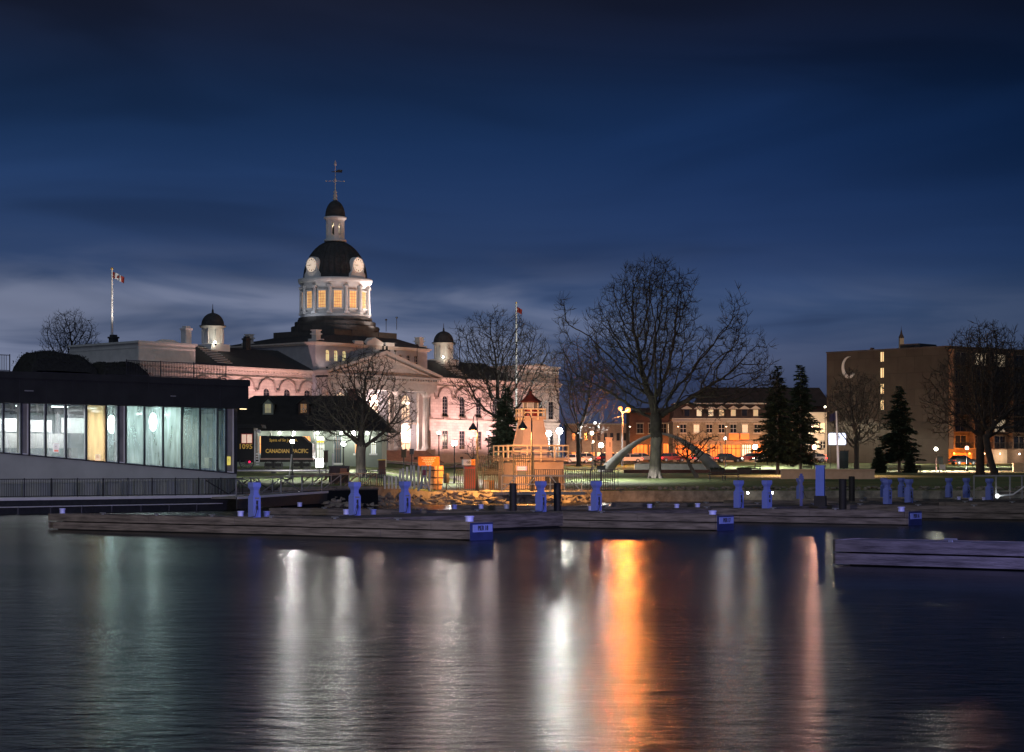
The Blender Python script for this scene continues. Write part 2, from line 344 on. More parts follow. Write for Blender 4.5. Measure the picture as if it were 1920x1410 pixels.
P1 = Vector((-10.06, 77.8))                       # first power pedestal = origin of the marina grid
def mar(u_, v_): return P1+U*u_+V*v_
M['dockbulb'] = emit('dock_bulb', (1,.97,.9), 160)
dks = [(-11.1, -.9, 22.5, 1.25, 'weathered timber finger dock ending at the PIER 18 plate'),
       (-13.0, 14.3, 25.3, 1.25, 'finger dock ending at the PIER 17 plate, behind the nearest long one'),
       (-11.5, 26.6, 26.4, 1.25, 'finger dock ending at the dim blue PIER 16 plate'),
       (-10.0, 39.5, 27, 1.25, 'fourth finger dock counted from the nearest, blue bollards along it'),
       (-10.0, 52.0, 27, 1.25, 'fifth finger dock counted from the nearest'),
       (-10.0, 64.5, 30, 1.25, 'farthest finger dock, in front of the timber sea wall')]
docks = [dock(mar(a, b_), ln, wd, lb) for a, b_, ln, wd, lb in dks]
nd = dock(Vector((X(1567,51.4), 51.4)), 17, 1.4, 'violet lit timber dock in the right foreground, its plank side facing us')
md = thing('floating_dock', 'long main dock carrying the blue power pedestals', 'dock', (*mar(.9,.45), 0), DA+math.pi/2, 'floating docks of the marina')
g = MB(); r_ = random.Random(3)
for i in range(560): g.box(i*.148, i*.148+.14, -3.6, 0, .62+r_.uniform(0,.005), .655+r_.uniform(0,.005))
g.build('deck', 'deck', md)
g = MB(); g.box(0, 83, -3.7, -3.62, .1, .66); g.box(0, 83, .02, .1, .1, .66); g.build('side_boards', 'wood', md)
g = MB(); g.box(.3, 82.6, -3.5, -.1, -.3, .6); g.build('float', 'float', md)
# number plates on the dock ends
for k, s_ in ((0,'PIER 18'), (1,'PIER 17'), (2,'PIER 16')):
    L_ = dks[k][2]; d = docks[k]
    g = MB(); g.box(L_+.09, L_+.12, .10, 1.2, .29, .56); g.build('number_plate', 'signblue', d)
    text(s_, .24, d, (L_+.125, .65, .425), (R(90),0,R(90)), 'black', .006, sx=.78)
    g = MB(); g.box(L_+.06, L_+.085, -.03, 1.28, -.05, .62); g.build('end_panel', mat('blue_end_panel', (.02,.03,.10), .6, .2, 2), d)
# power pedestals
def pedestal(px, D, label, rz=1.38, s=1.0):
    t = thing('power_pedestal', label, 'power pedestal', (X(px,D), D, .65), DA+rz, 'blue power pedestals on the main dock')
    a = .17
    def ring(h, z): return [(-h,-h,z),(h,-h,z),(h,h,z),(-h,h,z)]
    g = MB(); prof = [(.175,0),(.175,.80),(.115,.93),(.115,1.06),(.17,1.17),(.18,1.20),(.18,1.36),(.165,1.37)]
    for (h0,z0),(h1,z1) in zip(prof[:2], prof[1:3]): g.frustum(ring(h0,z0), ring(h1,z1))
    g.build('body', 'blue', t)
    g = MB(); g.frustum(ring(.115,.93), ring(.115,1.06)); g.build('neck', 'blue', t)
    g = MB()
    for (h0,z0),(h1,z1) in zip(prof[3:7], prof[4:8]): g.frustum(ring(h0,z0), ring(h1,z1))
    g.build('head', 'blue', t)
    g = MB(); g.box(-.04,.05,-.185,-.17,.30,.44); g.box(-.04,.05,-.185,-.17,.52,.66); g.build('socket', 'black', t)
    rr = random.Random(int(px)); g = MB(); g.box(-.10,.10,-.19,-.176,.72,.78); g.box(.176,.19,-.08,.08,.35,.60); g.build('meter', 'grey', t)
    if rr.random() < .7: sd_ = rr.choice((-1,1)); g = MB(); g.tube([(0,-.2,.55),(.1*sd_,-.32,.3),(.2*sd_,-.35,.05),(.5*sd_,-.4+rr.uniform(-.2,.2),.02),(.9*sd_,-.2,.02)], .02, 6); g.build('cable', 'black', t)
    return t
peds = [(477,970,'pale violet blue pedestal nearest the glass hall, leftmost of its row'), (665,967,'blue power pedestal in front of the short black fence panel'),
        (759,962,'blue power pedestal in front of the leaning pale slats'), (1014,960,'blue power pedestal between the two black piles'),
        (1118,959,'blue power pedestal just right of the right-hand black pile'), (1385,953,'blue power pedestal left of its close twin, below the stone arch'),
        (1438,953,'blue power pedestal, right one of the twin pair below the conifers'), (1664,945,'blue power pedestal below the conifer by the hotel, left of its pair'),
        (1704,943,'blue power pedestal right of its pair, below the hotel wall'), (1855,938,'wide blue power pedestal below the big right-hand trees')]
pedD = {}
for px, by, lb in peds: pedD[px] = Dz(by, .65); pedestal(px, pedD[px], lb)
for px, D, lb in ((1500,133,'slim dark blue pedestal left of the tall blue pylon'), (1657,142,'far dark blue pedestal half hidden behind the hotel pair'), (1690,142,'far dark blue pedestal between the hotel pair, on the sea wall dock'),
                  (1779,138,'far dark blue pedestal left below the white park lamp'), (1812,138,'far dark blue pedestal below the pink park lamp')):
    pedestal(px, D, lb)
# bollards
bl = [(880,967,70.5,'pale blue bollard on the nearest dock end, beside the largest number plate'),(1336,957,82.2,'pale blue bollard above the middle number plate, right of the orange reflection'),(1690,952,90,'pale blue bollard above the dimmest number plate, on the right'),
      (451,963,80.0,'small bollard left of the leftmost blue pedestal'),(500,962,79.5,'small bollard right of the leftmost blue pedestal'),(562,945,103,'small bollard on the short dock end, behind the first gap'),
      (649,957,83.5,'small bollard left of the pedestal by the black fence'),(700,957,83.5,'small bollard between the second and third pedestals'),(117,953,86,'small bollard on the far left end of the nearest dock'),
      (852,951,96,'small bollard in the orange light, left of the brown pile'),(902,952,97,'small bollard left of the first black pile, on the dock block'),(950,952,97,'small bollard touching the first black pile'),
      (1108,953,92,'tiny bollard at the foot of the pedestal right of the piles'),(1218,949,98,'small bollard right of the orange reflection'),(1269,950,98,'small bollard midway between the two pedestal groups'),
      (1308,948,100,'small bollard farther right, before the twin pedestals'),(1436,947,99,'small bollard at the foot of the right twin pedestal'),(1708,938,116,'tiny bollard at the foot of the hotel pedestal'),
      (1798,931,128,'tiny bollard left below the far gangway'),(1820,933,125,'tiny bollard second from the left below the far gangway'),(1845,932,126,'tiny bollard beside the wide pedestal')]
for px, ty, D, lb in bl:
    zt = Z(ty, D); h = max(.22, zt-.65); r = .13 if px not in (880,1336,1690) else .165
    t = thing('dock_bollard', lb, 'bollard', (X(px,D), D, zt-h if zt-h>.6 else .64), 0, 'small pale bollards along the docks')
    g = MB(); g.lathe([(r*.9,0),(r*.9,h*.8)], 14); g.build('post', 'bluew', t)
    g = MB(); g.lathe([(r*1.05,h*.78),(r*1.08,h*.93),(r*.8,h),(.001,h)], 14); g.build('cap', 'bluew', t)
# piles, pylon
for px, ty, D, r, lb in ((962,906,90.5,.168,'black round mooring pile left of the pedestal, before the orange shore'),(1045,905,90.5,.165,'black round mooring pile right of the pedestal, before the lighthouse'),
                      (1580,898,103,.20,'dark brown pile just right of the tall blue pylon'),(1597,893,128,.2,'short dark pile behind, right of the brown one')):
    z = Z(ty, D); g = MB(); g.lathe([(r,-1),(r,.9),(r*.99,z-.04),(r*.9,z),(.001,z)], 18)
    tag(g.build('mooring_pile', 'pileblack', None, None, (X(px,D), D, 0)), lb, 'pile', 'dark mooring piles')
t = thing('dock_pylon', 'tall bright blue box pylon on a black base', 'pylon', (X(1538,103), 103, .65), DA+.35)
g = MB(); g.box(-.30,.30,-.22,.22,0,.55); g.build('base', 'pileblack', t); g = MB(); g.box(-.22,.22,-.17,.17,.55,2.05); g.box(-.24,.24,-.19,.19,2.05,2.12); g.build('cabinet', mat('deep_blue_panel', (.04,.11,.5), .45, .1, 1), t)
for px, y0, D, lb in ((1502,905,104,'thin dark blue post standing left of the tall blue pylon'),):
    g = MB(); g.box(-.07,.07,-.07,.07,-.6,Z(888,D)); g.box(-.12,.12,-.1,.1,Z(888,D)-.3,Z(888,D)-.12); tag(g.build('dock_post', mat('dark_blue_metal', (.05,.06,.2), .5), None, None, (X(px,D),D,0)), lb, 'post')
# ================================================================ GLASS HALL ON THE LEFT (marina building)
A0 = Vector((X(443,131.4), 131.4)); B0 = Vector((X(0,120), 120)); HD = (A0-B0).normalized(); HA = math.atan2(HD.y, HD.x)
hall = thing('glass_hall', 'low dark flat-roofed waterfront hall with a lit glass wall', 'building', (A0.x, A0.y, 0), HA)
def hs(px):                              # distance along the front (negative towards the left) seen at column px
    k = (px-960)/F; return (k*A0.y-A0.x)/(HD.x-k*HD.y)
ZT = 6.60; SL0 = Z(887,131.4); SL1 = Z(848,120)      # glass head, sill at right end, sill at column 0
sB = hs(0)
def hsd(px, y):
    k = (px-960)/F; a = A0.x-HD.y*y; b_ = A0.y+HD.x*y; return (k*b_-a)/(HD.x-k*HD.y)
def sill(s): return SL0+(SL1-SL0)*s/sB
LEFT = -34.0
M['hallwall'] = mat('dark_blue_grey_wall', (.37,.39,.345), .85, .12, .5)
g = MB(); g.add([(LEFT,0,-1),(.02,0,-1),(.02,0,sill(0)),(LEFT,0,sill(LEFT)),(LEFT,.3,-1),(.02,.3,-1),(.02,.3,sill(0)),(LEFT,.3,sill(LEFT))],
     [(0,1,2,3),(3,2,6,7),(1,5,6,2),(4,7,6,5)]); g.build('lower_wall', 'hallwall', hall)
g = MB(); g.box(LEFT,.62,-.5,11,ZT+.02,8.42); g.box(LEFT,.70,-.6,11.2,8.1,8.5); g.build('roof', mat('black_fascia', (.017,.018,.018), .75, .3, 1), hall)
g = MB(); [g.box(x-.012,x+.012,-.512,-.5,ZT+.05,8.08) for x in [LEFT+1.8*k for k in range(19)]]; g.build('fascia_seams', 'iron', hall)
g = MB(); g.box(LEFT,.02,10.0,10.2,0,ZT+.02); g.box(LEFT,0,.35,10,1.9,2.0); g.build('back_wall', mat('hall_inner_wall', (.36,.39,.40), .8, .25, .35), hall)
g = MB(); g.box(LEFT,0,.3,10,ZT-.05,ZT+.0); g.build('ceiling', mat('hall_ceiling', (.30,.34,.34), .85, .1, 1), hall)
g = MB(); g.box(-.25,.02,.32,9.98,0,ZT); g.build('end_wall', mat('pale_end_wall', (.35,.36,.32), .8, .1, 1), hall)
def pane_mat(i, tint, op):
    m, n, l, b = new_mat('streaked_glass_%d' % i)
    n.remove(b); o = n['Material Output']
    tr = n.new('ShaderNodeBsdfTransparent'); tl = n.new('ShaderNodeBsdfTranslucent'); gl = n.new('ShaderNodeBsdfGlossy'); gl.inputs['Roughness'].default_value = .03
    tl.inputs['Color'].default_value = (*tint, 1); tr.inputs['Color'].default_value = (.85,.93,.91,1)
    t = n.new('ShaderNodeTexCoord'); mp = n.new('ShaderNodeMapping'); mp.inputs['Scale'].default_value = (3,3,.45); mp.inputs['Location'].default_value = (i*7.3,0,0)
    l.new(t.outputs['Object'], mp.inputs[0]); z = n.new('ShaderNodeTexNoise'); z.inputs['Scale'].default_value = 1.2; z.inputs['Detail'].default_value = 6; l.new(mp.outputs[0], z.inputs['Vector'])
    r = ramp(n, [(.3, max(0, op-.25)), (.7, min(1, op+.22))]); l.new(z.outputs[0], r.inputs[0])
    m1 = n.new('ShaderNodeMixShader'); l.new(r.outputs[0], m1.inputs[0]); l.new(tr.outputs[0], m1.inputs[1]); l.new(tl.outputs[0], m1.inputs[2])
    m2 = n.new('ShaderNodeMixShader'); m2.inputs[0].default_value = .06; l.new(m1.outputs[0], m2.inputs[1]); l.new(gl.outputs[0], m2.inputs[2]); l.new(m2.outputs[0], o.inputs[0])
    return m
mull = [-72,-36,7,40,55,86,124,162,199,222,236,271,306,341,375,408,424]
tints = [((.6,.62,.63),.3),((.6,.62,.63),.3),((.6,.62,.63),.25),None,((.6,.61,.62),.22),((.6,.61,.62),.22),((.56,.56,.57),.25),((.95,.62,.30),.98),((.6,.66,.67),.3),None,((.5,.58,.56),.5),((.58,.66,.65),.45),((.48,.56,.54),.55),((.26,.34,.34),.5),((.26,.34,.40),.45),((.07,.12,.2),.6)]
g = MB()
for px in mull+[440]:
    s = hs(px); g.box(s-.035, s+.035, -.06, .10, sill(s)-.02, ZT)
for a, b_ in ((LEFT, 0),): g.add([(a,-.07,sill(a)-.07),(b_,-.07,sill(b_)-.07),(b_,-.07,sill(b_)),(a,-.07,sill(a)),(a,.1,sill(a)-.07),(b_,.1,sill(b_)-.07),(b_,.1,sill(b_)),(a,.1,sill(a))], [(0,1,2,3),(3,2,6,7),(7,6,5,4)])
g.box(-.14,.03,-.06,.3,sill(0)-.05,ZT); g.build('mullions', 'black', hall)
g = MB()
for px in mull+[440]:
    s = hs(px); g.box(s+.04, s+.10, .05, .12, sill(s), ZT); g.box(s-.10, s-.04, .05, .12, sill(s), ZT)
g.add([(LEFT,.05,sill(LEFT)),(0,.05,sill(0)),(0,.05,sill(0)+.07),(LEFT,.05,sill(LEFT)+.07),(LEFT,.3,sill(LEFT)),(0,.3,sill(0)),(0,.3,sill(0)+.07),(LEFT,.3,sill(LEFT)+.07)], [(0,1,2,3),(3,2,6,7)])
g.build('lit_frame_edge', 'white', hall)  # white frame added so mullion and sill edges read as lit
edges = mull+[440]
for i, (a, b_) in enumerate(zip(edges, edges[1:])):
    sa, sb_ = hs(a), hs(b_)
    if a in (40, 222, 424):
        g = MB(); g.box(sa+.02, sb_-.02, .12, .6, 0, ZT); g.build('column', 'concrete', hall); 
        if a != 424: continue
        continue
    if i >= len(tints): continue
    td = tints[i] or ((.5,.5,.5),.5)
    g = MB(); g.add([(sa+.03,.02,sill(sa)),(sb_-.03,.02,sill(sb_)),(sb_-.03,.02,ZT),(sa+.03,.02,ZT)], [(0,1,2,3)]); g.build('window_pane', pane_mat(i, *td), hall)
g = MB()
for k in range(1, 9):
    s = LEFT+(hs(-72)-LEFT)*k/9; g.box(s-.035,s+.035,-.06,.1,sill(s)-.02,ZT)
g.build('mullions', 'black', hall)
sa, sb_ = LEFT, hs(-72)
g = MB(); g.add([(sa,.02,sill(sa)),(sb_,.02,sill(sb_)),(sb_,.02,ZT),(sa,.02,ZT)], [(0,1,2,3)]); g.build('window_pane', pane_mat(40, (.6,.66,.65), .5), hall)
# inside: white boards, ledge, lamps
g = MB()
for a, b_, y0, y1, yy in ((-60,31,787,811,2.6),(55,97,789,811,2.6),(117,160,784,812,2.4)):
    sa, sb_ = hsd(a,yy), hsd(b_,yy); D = 126; g.box(sa, sb_, yy, yy+.12, Z(y1,D)-.0, Z(y0,D))
g.build('white_board', 'white', hall)
g = MB(); g.box(hs(-60), hs(160), 2.2, 2.9, Z(813,124)-.9, Z(812,124)-.02); g.box(hs(-60), hs(80), .8, 1.0, ZT-.42, ZT-.3); g.build('ledge', 'white_stone', hall)
g = MB(); g.box(hs(338), hs(352), 1.6, 2.2, 2.0, 3.1); g.box(hs(376), hs(396), 1.2, 1.9, 2.0, 3.0); g.box(hs(244), hs(262), 3, 3.5, 2.0, 4.2); g.build('crates', 'grey', hall)
for px, w_, h_, yy, m_ in ((20,.9,1.6,4.5,'lime_dark'),(75,1.4,1.0,3.6,'brownbox'),(140,.5,2.0,5,'grey'),(258,.35,1.5,2.2,'white'),(262,1.6,.9,3.4,'concrete_d'),(300,1.2,.5,3,'white'),(325,.7,1.1,5,'concrete'),(350,.8,.75,1.5,'white_stone'),(384,1.0,.7,1.3,'white'),(395,.3,1.4,2.5,'lumber'),(412,.5,.6,1.4,'white')):
    s_ = hsd(px,yy); g = MB(); g.box(s_-w_/2,s_+w_/2,yy,yy+.5,2.0,2.0+h_); g.box(s_-w_/2-.05,s_+w_/2+.05,yy-.05,yy+.55,2.0+h_*.62,2.0+h_*.66); g.build('cabinet', m_, hall)
g = MB()
for k in range(14): s_ = -1.5-k*2.4; g.box(s_-.06,s_+.06,.3,9.9,ZT-.35,ZT-.06)
g.build('ceiling_beams', 'grey', hall)
M['halllamp'] = emit('hall_lamp', (.78,1,.95), 44)
for px, y0, y1 in ((209,776,815),(287,768,812)):
    s = hsd(px,1.5); zc = (Z(y0,127)+Z(y1,127))/2; g = MB(); g.sphere((s,1.5,zc), .24, 10, 0, 2.4); g.build('lamp', 'halllamp', hall)
for px, yy in ((-160,1.6),(-60,1.6),(30,1.6),(110,1.5),(180,3),(250,5.5),(310,6),(385,6.5)):
    s = hsd(px,yy); g = MB(); g.box(s-.6,s+.6,yy-.1,yy+.1,ZT-.13,ZT-.06); g.build('tube_light', emit('tube_light_%d' % px, (.9,1,.98), 5), hall)
    lamp_light('tube_lamp', 'AREA', hall, (s, yy, ZT-.2), (.97,.97,1) if px < 200 else ((.93,1,.99) if px != 385 else (.5,.75,1)), 135 if px < 340 else 40, (0,0,0), 1.0)
# notices on the panes
def notice(px0, px1, y0, y1, cols, label=None, d=126):
    g = MB(); s0, s1 = hs(px0), hs(px1); z0, z1 = Z(y1,d), Z(y0,d); g.box(s0,s1,-.03,0.0,z0,z1); p = g.build('notice', cols[0], hall)
    g = MB(); g.box(s0+.04,s1-.04,-.036,-.031,z0+.03,z0+(z1-z0)*.3); g.build('notice_band', cols[1], p)
    g = MB()
    for k in range(3): g.box(s0+.07,s1-.09-.04*k,-.036,-.031,z0+(z1-z0)*(.45+.17*k),z0+(z1-z0)*(.51+.17*k))
    g.build('notice_lines', 'grey', p)
M['litpaper'] = emit('backlit_paper', (.9,.85,.82), .55); M['litred'] = emit('backlit_red', (.8,.25,.2), .5); M['litpeach'] = emit('backlit_peach', (1,.72,.45), .7); M['lityellow'] = emit('backlit_yellow', (.9,.75,.15), .6)
notice(100,110,833,849,('litpaper','litred')); notice(178,188,852,864,('litpeach','litpeach'),None,127); notice(425,432,856,872,('lityellow','lityellow'),None,131)
# lighting strips on fascia
g = MB(); g.box(hs(45)-.3,hs(45)+.3,-.64,-.6,Z(733,120),Z(731,120)); g.box(hs(315)-.2,hs(315)+.2,-.64,-.6,Z(742,126),Z(740,126)); g.build('fascia_fitting', 'grey', hall)
g = MB(); g.box(.1,.55,-.4,-.25,ZT-.03,ZT+.015); g.build('soffit_light', emit('soffit_light', (1,.75,.4), 2.5), hall)
# rail on the roof
def rail(name, label, cat, loc, rz, length, h, m='iron', post=2.4, pick=.12, group=None, mid=None, base=0.0, z0=.08, slope=0.0, pw=.05, pkw=.011):
    t = thing(name, label, cat, loc, rz, group)
    n = max(1, round(length/post))
    for i in range(n+1): x = length*i/n; g = MB(); g.box(x-pw/2,x+pw/2,-pw/2,pw/2,base+slope*x,h+.06+slope*x); g.build('post', m, t)
    g = MB()
    for zz in ([h, z0]+([mid] if mid else [])): g.bar((0,0,zz),(length,0,zz+slope*length),.045,.045)
    g.build('rails', m, t)
    if pick:
        g = MB(); k = int(length/pick)
        for i in range(1, k): x = i*pick; g.box(x-pkw,x+pkw,-.012,.012,z0+slope*x,h+slope*x)
        g.build('pickets', m, t)
    return t
o0 = hs(262); o1 = hs(458)
def hloc(s, y, z): return (A0.x+HD.x*s-HD.y*y, A0.y+HD.y*s+HD.x*y, z)
rail('roof_railing', 'thin black railing on the glass hall roof, right of the hedges', 'railing', hloc(hs(262),1.6,8.58), HA, 7.6, 1.02, group='railings on the hall roof')
rail('roof_railing', 'thin black railing on the glass hall roof at the far left edge', 'railing', hloc(LEFT+6,1.6,8.58), HA, hs(42)-LEFT-6, 1.02, group='railings on the hall roof')
def hedge(px0, px1, ytop, D, label, dy):
    x0, x1 = hsd(px0,dy+1), hsd(px1,dy+1); r = random.Random(px0); ln = x1-x0; zt = Z(ytop, D)-8.5
    t = thing('trimmed_hedge', label, 'hedge', hloc(x0, dy, 8.5), HA, 'dark rounded hedges on the hall roof')
    g = MB(); n = 26
    prof = []
    for i in range(n+1):
        u_ = i/n; h = zt*(min(1, (u_*9))**.5)*(min(1, (1-u_)*5.0)**.5)*(.94+.06*math.sin(u_*9+px0)); prof.append((u_*ln, max(.05, h)))
    vs = []; fs = []
    for (x, h) in prof:
        for k in range(9):
            a = math.pi*k/8; vs.append((x, 1.3-1.3*math.cos(a), h*min(1, (math.sin(a)+.02)**.45)))
    for i in range(n):
        for k in range(8): fs.append((i*9+k, (i+1)*9+k, (i+1)*9+k+1, i*9+k+1))
    g.add(vs, fs)
    for _ in range(1800):
        i = r.randrange(1, n); x, h = prof[i]; a = r.uniform(.15, 3.0); x += r.uniform(-.3,.3)
        p = Vector((x, 1.3-1.3*math.cos(a), h*min(1, (math.sin(a)+.02)**.45))); s_ = r.uniform(.03,.08)
        d = Vector((r.uniform(-1,1), r.uniform(-1,1), r.uniform(-.3,1))).normalized()*s_; e = Vector((r.uniform(-1,1), r.uniform(-1,1), r.uniform(-1,1))).normalized()*s_*.6
        g.add([p-e, p+e, p+d*1.4], [(0,1,2)])
    g.build('foliage', 'fabric_black', t); g = MB(); g.box(.2,ln-.2,.2,2.4,-.02,.18); g.build('planter', 'black', t)
hedge(42, 172, 651, 122, 'larger dark rounded hedge on the hall roof, at the left', 1.9)
hedge(178, 268, 672, 125, 'smaller dark rounded hedge on the hall roof, right of the big one', 1.6)
# waterside walkway with fence
wa = Vector((X(-60,111),111)); wb = Vector((X(455,129),129)); wd_ = (wb-wa); wl = wd_.length; wr = math.atan2(wd_.y, wd_.x)
t = thing('boardwalk', 'narrow pale boardwalk along the foot of the glass hall', 'boardwalk', (wa.x, wa.y, 0), wr)
g = MB(); g.box(-30, wl, 0, 3.4, .78, .95); g.build('deck', 'path', t); g = MB(); g.box(-30, wl, -.10, -.062, .80, .97); g.build('lit_edge', 'white', t); g = MB(); g.box(-30, wl, -.06, 0, .50, .94); g.box(-30,wl,.2,3.3,-1,.5); g.build('edge_beam', 'black', t)  # white strip added so the boardwalk edge reads as lit
g = MB(); g.box(-30, wl-2, -.16, -.07, .40, .46); g.build('rub_rail', 'steelp', t)
g = MB()
for i in range(9): g.tube([(i*2.4-1,.3,-1.5),(i*2.4-1,.3,.5)], .14, 8)
g.build('piles', 'black', t)
rail('waterside_fence', 'long black picket fence along the boardwalk below the hall', 'fence', (wa.x, wa.y, .95), wr, wl, 1.07, pick=.13, post=2.0, group='black picket fences by the water')
# gangway from the boardwalk to the shore: sloping truss bridge
ga = P(443, 936, 126); gb = P(722, 916, 150)
ga.z = .85; gb.z = 1.30
dg = gb-ga; gl_ = math.hypot(dg.x, dg.y); gr = math.atan2(dg.y, dg.x); sl = dg.z/gl_
t = thing('gangway_bridge', 'metal truss gangway leading from the hall to the shore', 'gangway', tuple(ga), gr)
g = MB(); g.frustum([(0,0,-.12),(gl_,0,dg.z-.12),(gl_,2.2,dg.z-.12),(0,2.2,-.12)], [(0,0,0),(gl_,0,dg.z),(gl_,2.2,dg.z),(0,2.2,0)]); g.build('deck', 'path', t)
g = MB(); g.frustum([(0,-.07,-.75),(gl_,-.07,dg.z-.9),(gl_,0,dg.z-.9),(0,0,-.75)], [(0,-.07,-.02),(gl_,-.07,dg.z-.02),(gl_,0,dg.z-.02),(0,0,-.02)]); g.build('side_beam', 'black', t)
g = MB(); g.frustum([(0,-.11,-.14),(gl_,-.11,dg.z-.14),(gl_,-.072,dg.z-.14),(0,-.072,-.14)], [(0,-.11,.02),(gl_,-.11,dg.z+.02),(gl_,-.072,dg.z+.02),(0,-.072,.02)]); g.build('lit_edge', 'white', t)  # white strip put in for the lit look of the deck edge
for yy in (0, 2.2):
    g = MB(); n = 7
    for i in range(n+1): x = gl_*i/n*.93; g.box(x-.035,x+.035,yy-.035,yy+.035,sl*x,sl*x+1.12)
    g.bar((0,yy,1.1),(gl_*.93,yy,1.1+sl*gl_*.93),.06); g.bar((0,yy,.12),(gl_*.93,yy,.12+sl*gl_*.93),.05); g.build('truss', 'steel', t)
    g = MB()
    for i in range(n):
        x0 = gl_*i/n*.93; x1 = gl_*(i+1)/n*.93
        a, c = ((.08,1.08) if i % 2 else (1.08,.08)) if i < 3 else ((.08,1.08))
        g.bar((x0,yy,a+sl*x0),(x1,yy,c+sl*x1),.055)
    g.build('braces', 'iron' if yy else 'steel', t)
g = MB()
for i in range(1, int(gl_*.93/.14)): x = i*.14; g.box(x-.008,x+.008,2.19,2.21,.1+sl*x,1.1+sl*x)
g.build('pickets', 'iron', t)
# near edge retaining ledge at the shore between gangway and barrel
t = thing('timber_bulkhead', 'low dark timber bulkhead under the leaning slats and gangway end', 'retaining wall', (X(640,140), 141, 0), math.atan2(9, 7.2))
g = MB(); g.box(-6,3.5,-.2,.1,-1,1.15); g.build('wall', 'float', t); g = MB(); g.box(-1,3.5,-.25,.2,1.15,1.25); g.build('cap', 'wood', t)
# ================================================================ CITY HALL  (local x along the front, local -y outwards)
CA = math.atan2(T.y, T.x)
hallc = thing('domed_city_hall', 'floodlit limestone city hall with columned portico and clock dome', 'building', (TW.x, TW.y, 0), CA)
ZE = 18.4; ZR = 22.0; GB = 3.6
def winmesh(w_, h_, arch=False, bars=(2,4), depth=.25):
    """returns frame, pane meshes centred at x=0, sill z=0, wall plane y=0 facing -y"""
    f = MB(); k = .09
    f.box(-w_/2-k,-w_/2,-.06,depth,0,h_); f.box(w_/2,w_/2+k,-.06,depth,0,h_); f.box(-w_/2-k-.12,w_/2+k+.12,-.22,depth,-.22,0)
    if arch:
        r = w_/2; n = 10
        for i in range(n):
            a, c = math.pi*i/n, math.pi*(i+1)/n
            f.frustum([(r*math.cos(a),-.06,h_+r*math.sin(a)),((r+k)*math.cos(a),-.06,h_+(r+k)*math.sin(a)),((r+k)*math.cos(a),depth,h_+(r+k)*math.sin(a)),(r*math.cos(a),depth,h_+r*math.sin(a))],
                      [(r*math.cos(c),-.06,h_+r*math.sin(c)),((r+k)*math.cos(c),-.06,h_+(r+k)*math.sin(c)),((r+k)*math.cos(c),depth,h_+(r+k)*math.sin(c)),(r*math.cos(c),depth,h_+r*math.sin(c))])
    else: f.box(-w_/2-k-.1,w_/2+k+.1,-.14,depth,h_,h_+.25)
    b_ = MB(); top = h_+(w_/2 if arch else 0)
    for i in range(1, bars[0]): x = -w_/2+w_*i/bars[0]; b_.box(x-.03,x+.03,-.015,.05,0,top-(.02 if arch else 0))
    for j in range(1, bars[1]): z = top*j/bars[1]; b_.box(-w_/2,w_/2,-.02,.05,z-.03,z+.03)
    p = MB()
    pts = [(-w_/2,0),(w_/2,0),(w_/2,h_)]+([(w_/2*math.cos(math.pi*i/10), h_+w_/2*math.sin(math.pi*i/10)) for i in range(1,10)] if arch else [])+[(-w_/2,h_)]
    p.add([(x,.03,z) for x,z in pts], [tuple(range(len(pts)))])
    return f, b_, p
class Win:
    def __init__(s, w_, h_, arch, bars, frame, barm, glass, name='window'):
        f, b_, p = winmesh(w_, h_, arch, bars); s.n = name
        s.o = [f.build(name, frame), b_.build('glazing_bars', barm), p.build('pane', glass)]; s.first = True
    def put(s, parent, loc, rz=0):
        if s.first: o = s.o; s.first = False
        else: o = [x.copy() for x in s.o]; [C.objects.link(x) for x in o]
        o[0].parent = parent; o[0].location = loc; o[0].rotation_euler = (0,0,rz)
        for x in o[1:]: x.parent = o[0]
        return o[0]
def wallholes(g, x0, x1, y0, y1, z0, z1, holes, mi=0):
    """wall slab with rectangular openings (hx0,hx1,hz0,hz1) that do not overlap in x"""
    hs_ = sorted(set([x0, x1]+[h[0] for h in holes]+[h[1] for h in holes]))
    for a, c in zip(hs_, hs_[1:]):
        mid = (a+c)/2; hz = sorted([(h[2], h[3]) for h in holes if h[0] < mid < h[1]]); z = z0
        for (p, q) in hz: g.box(a, c, y0, y1, z, p, mi); z = q
        g.box(a, c, y0, y1, z, z1, mi)
YF = -8.0                                   # plane of the wing walls
wx = [13.9+4.3*k for k in range(6)]; wxl = [-x for x in wx]
M['litdim'] = emit('dim_lit_window', (1,.82,.55), .25, .5, .6)
up = Win(1.3, 2.75, True, (2,6), 'lime_trim', 'grey', 'glass_dark'); lo = Win(1.35, 3.1, False, (2,5), 'lime_trim', 'grey', 'glass_dark')
g = MB()
for sgn in (-1, 1):
    holes = []
    for x in wx:
        if x > 37: continue
        holes += [(sgn*x-.65, sgn*x+.65, 12.0, 15.4), (sgn*x-.68, sgn*x+.68, 6.4, 9.5)]
    a, b_ = (12.9, 37.3) if sgn > 0 else (-37.3, -12.9)
    wallholes(g, a, b_, YF, YF+.5, GB, 18.0, holes)
    # pavilion (projects .6 m)
    a, b_ = (37.3, 47.9) if sgn > 0 else (-47.9, -37.3)
    hp = [(sgn*(42.6+d)-.68, sgn*(42.6+d)+.68, z0, z1) for d in (-3,0,3) for z0, z1 in ((6.4,9.5),(12.0,15.1))]
    wallholes(g, a, b_, YF-.7, YF-.2, GB, 18.0, hp)
    xe = 47.9*sgn; g.box(min(xe, xe-sgn*.5), max(xe, xe-sgn*.5), YF-.2, 8, GB, 18.0); xi = 37.3*sgn; g.box(min(xi, xi+sgn*.5), max(xi, xi+sgn*.5), YF-.2, YF+.5, GB, 18)
g.box(-47.9, 47.9, 7.5, 8, GB, 18.0)
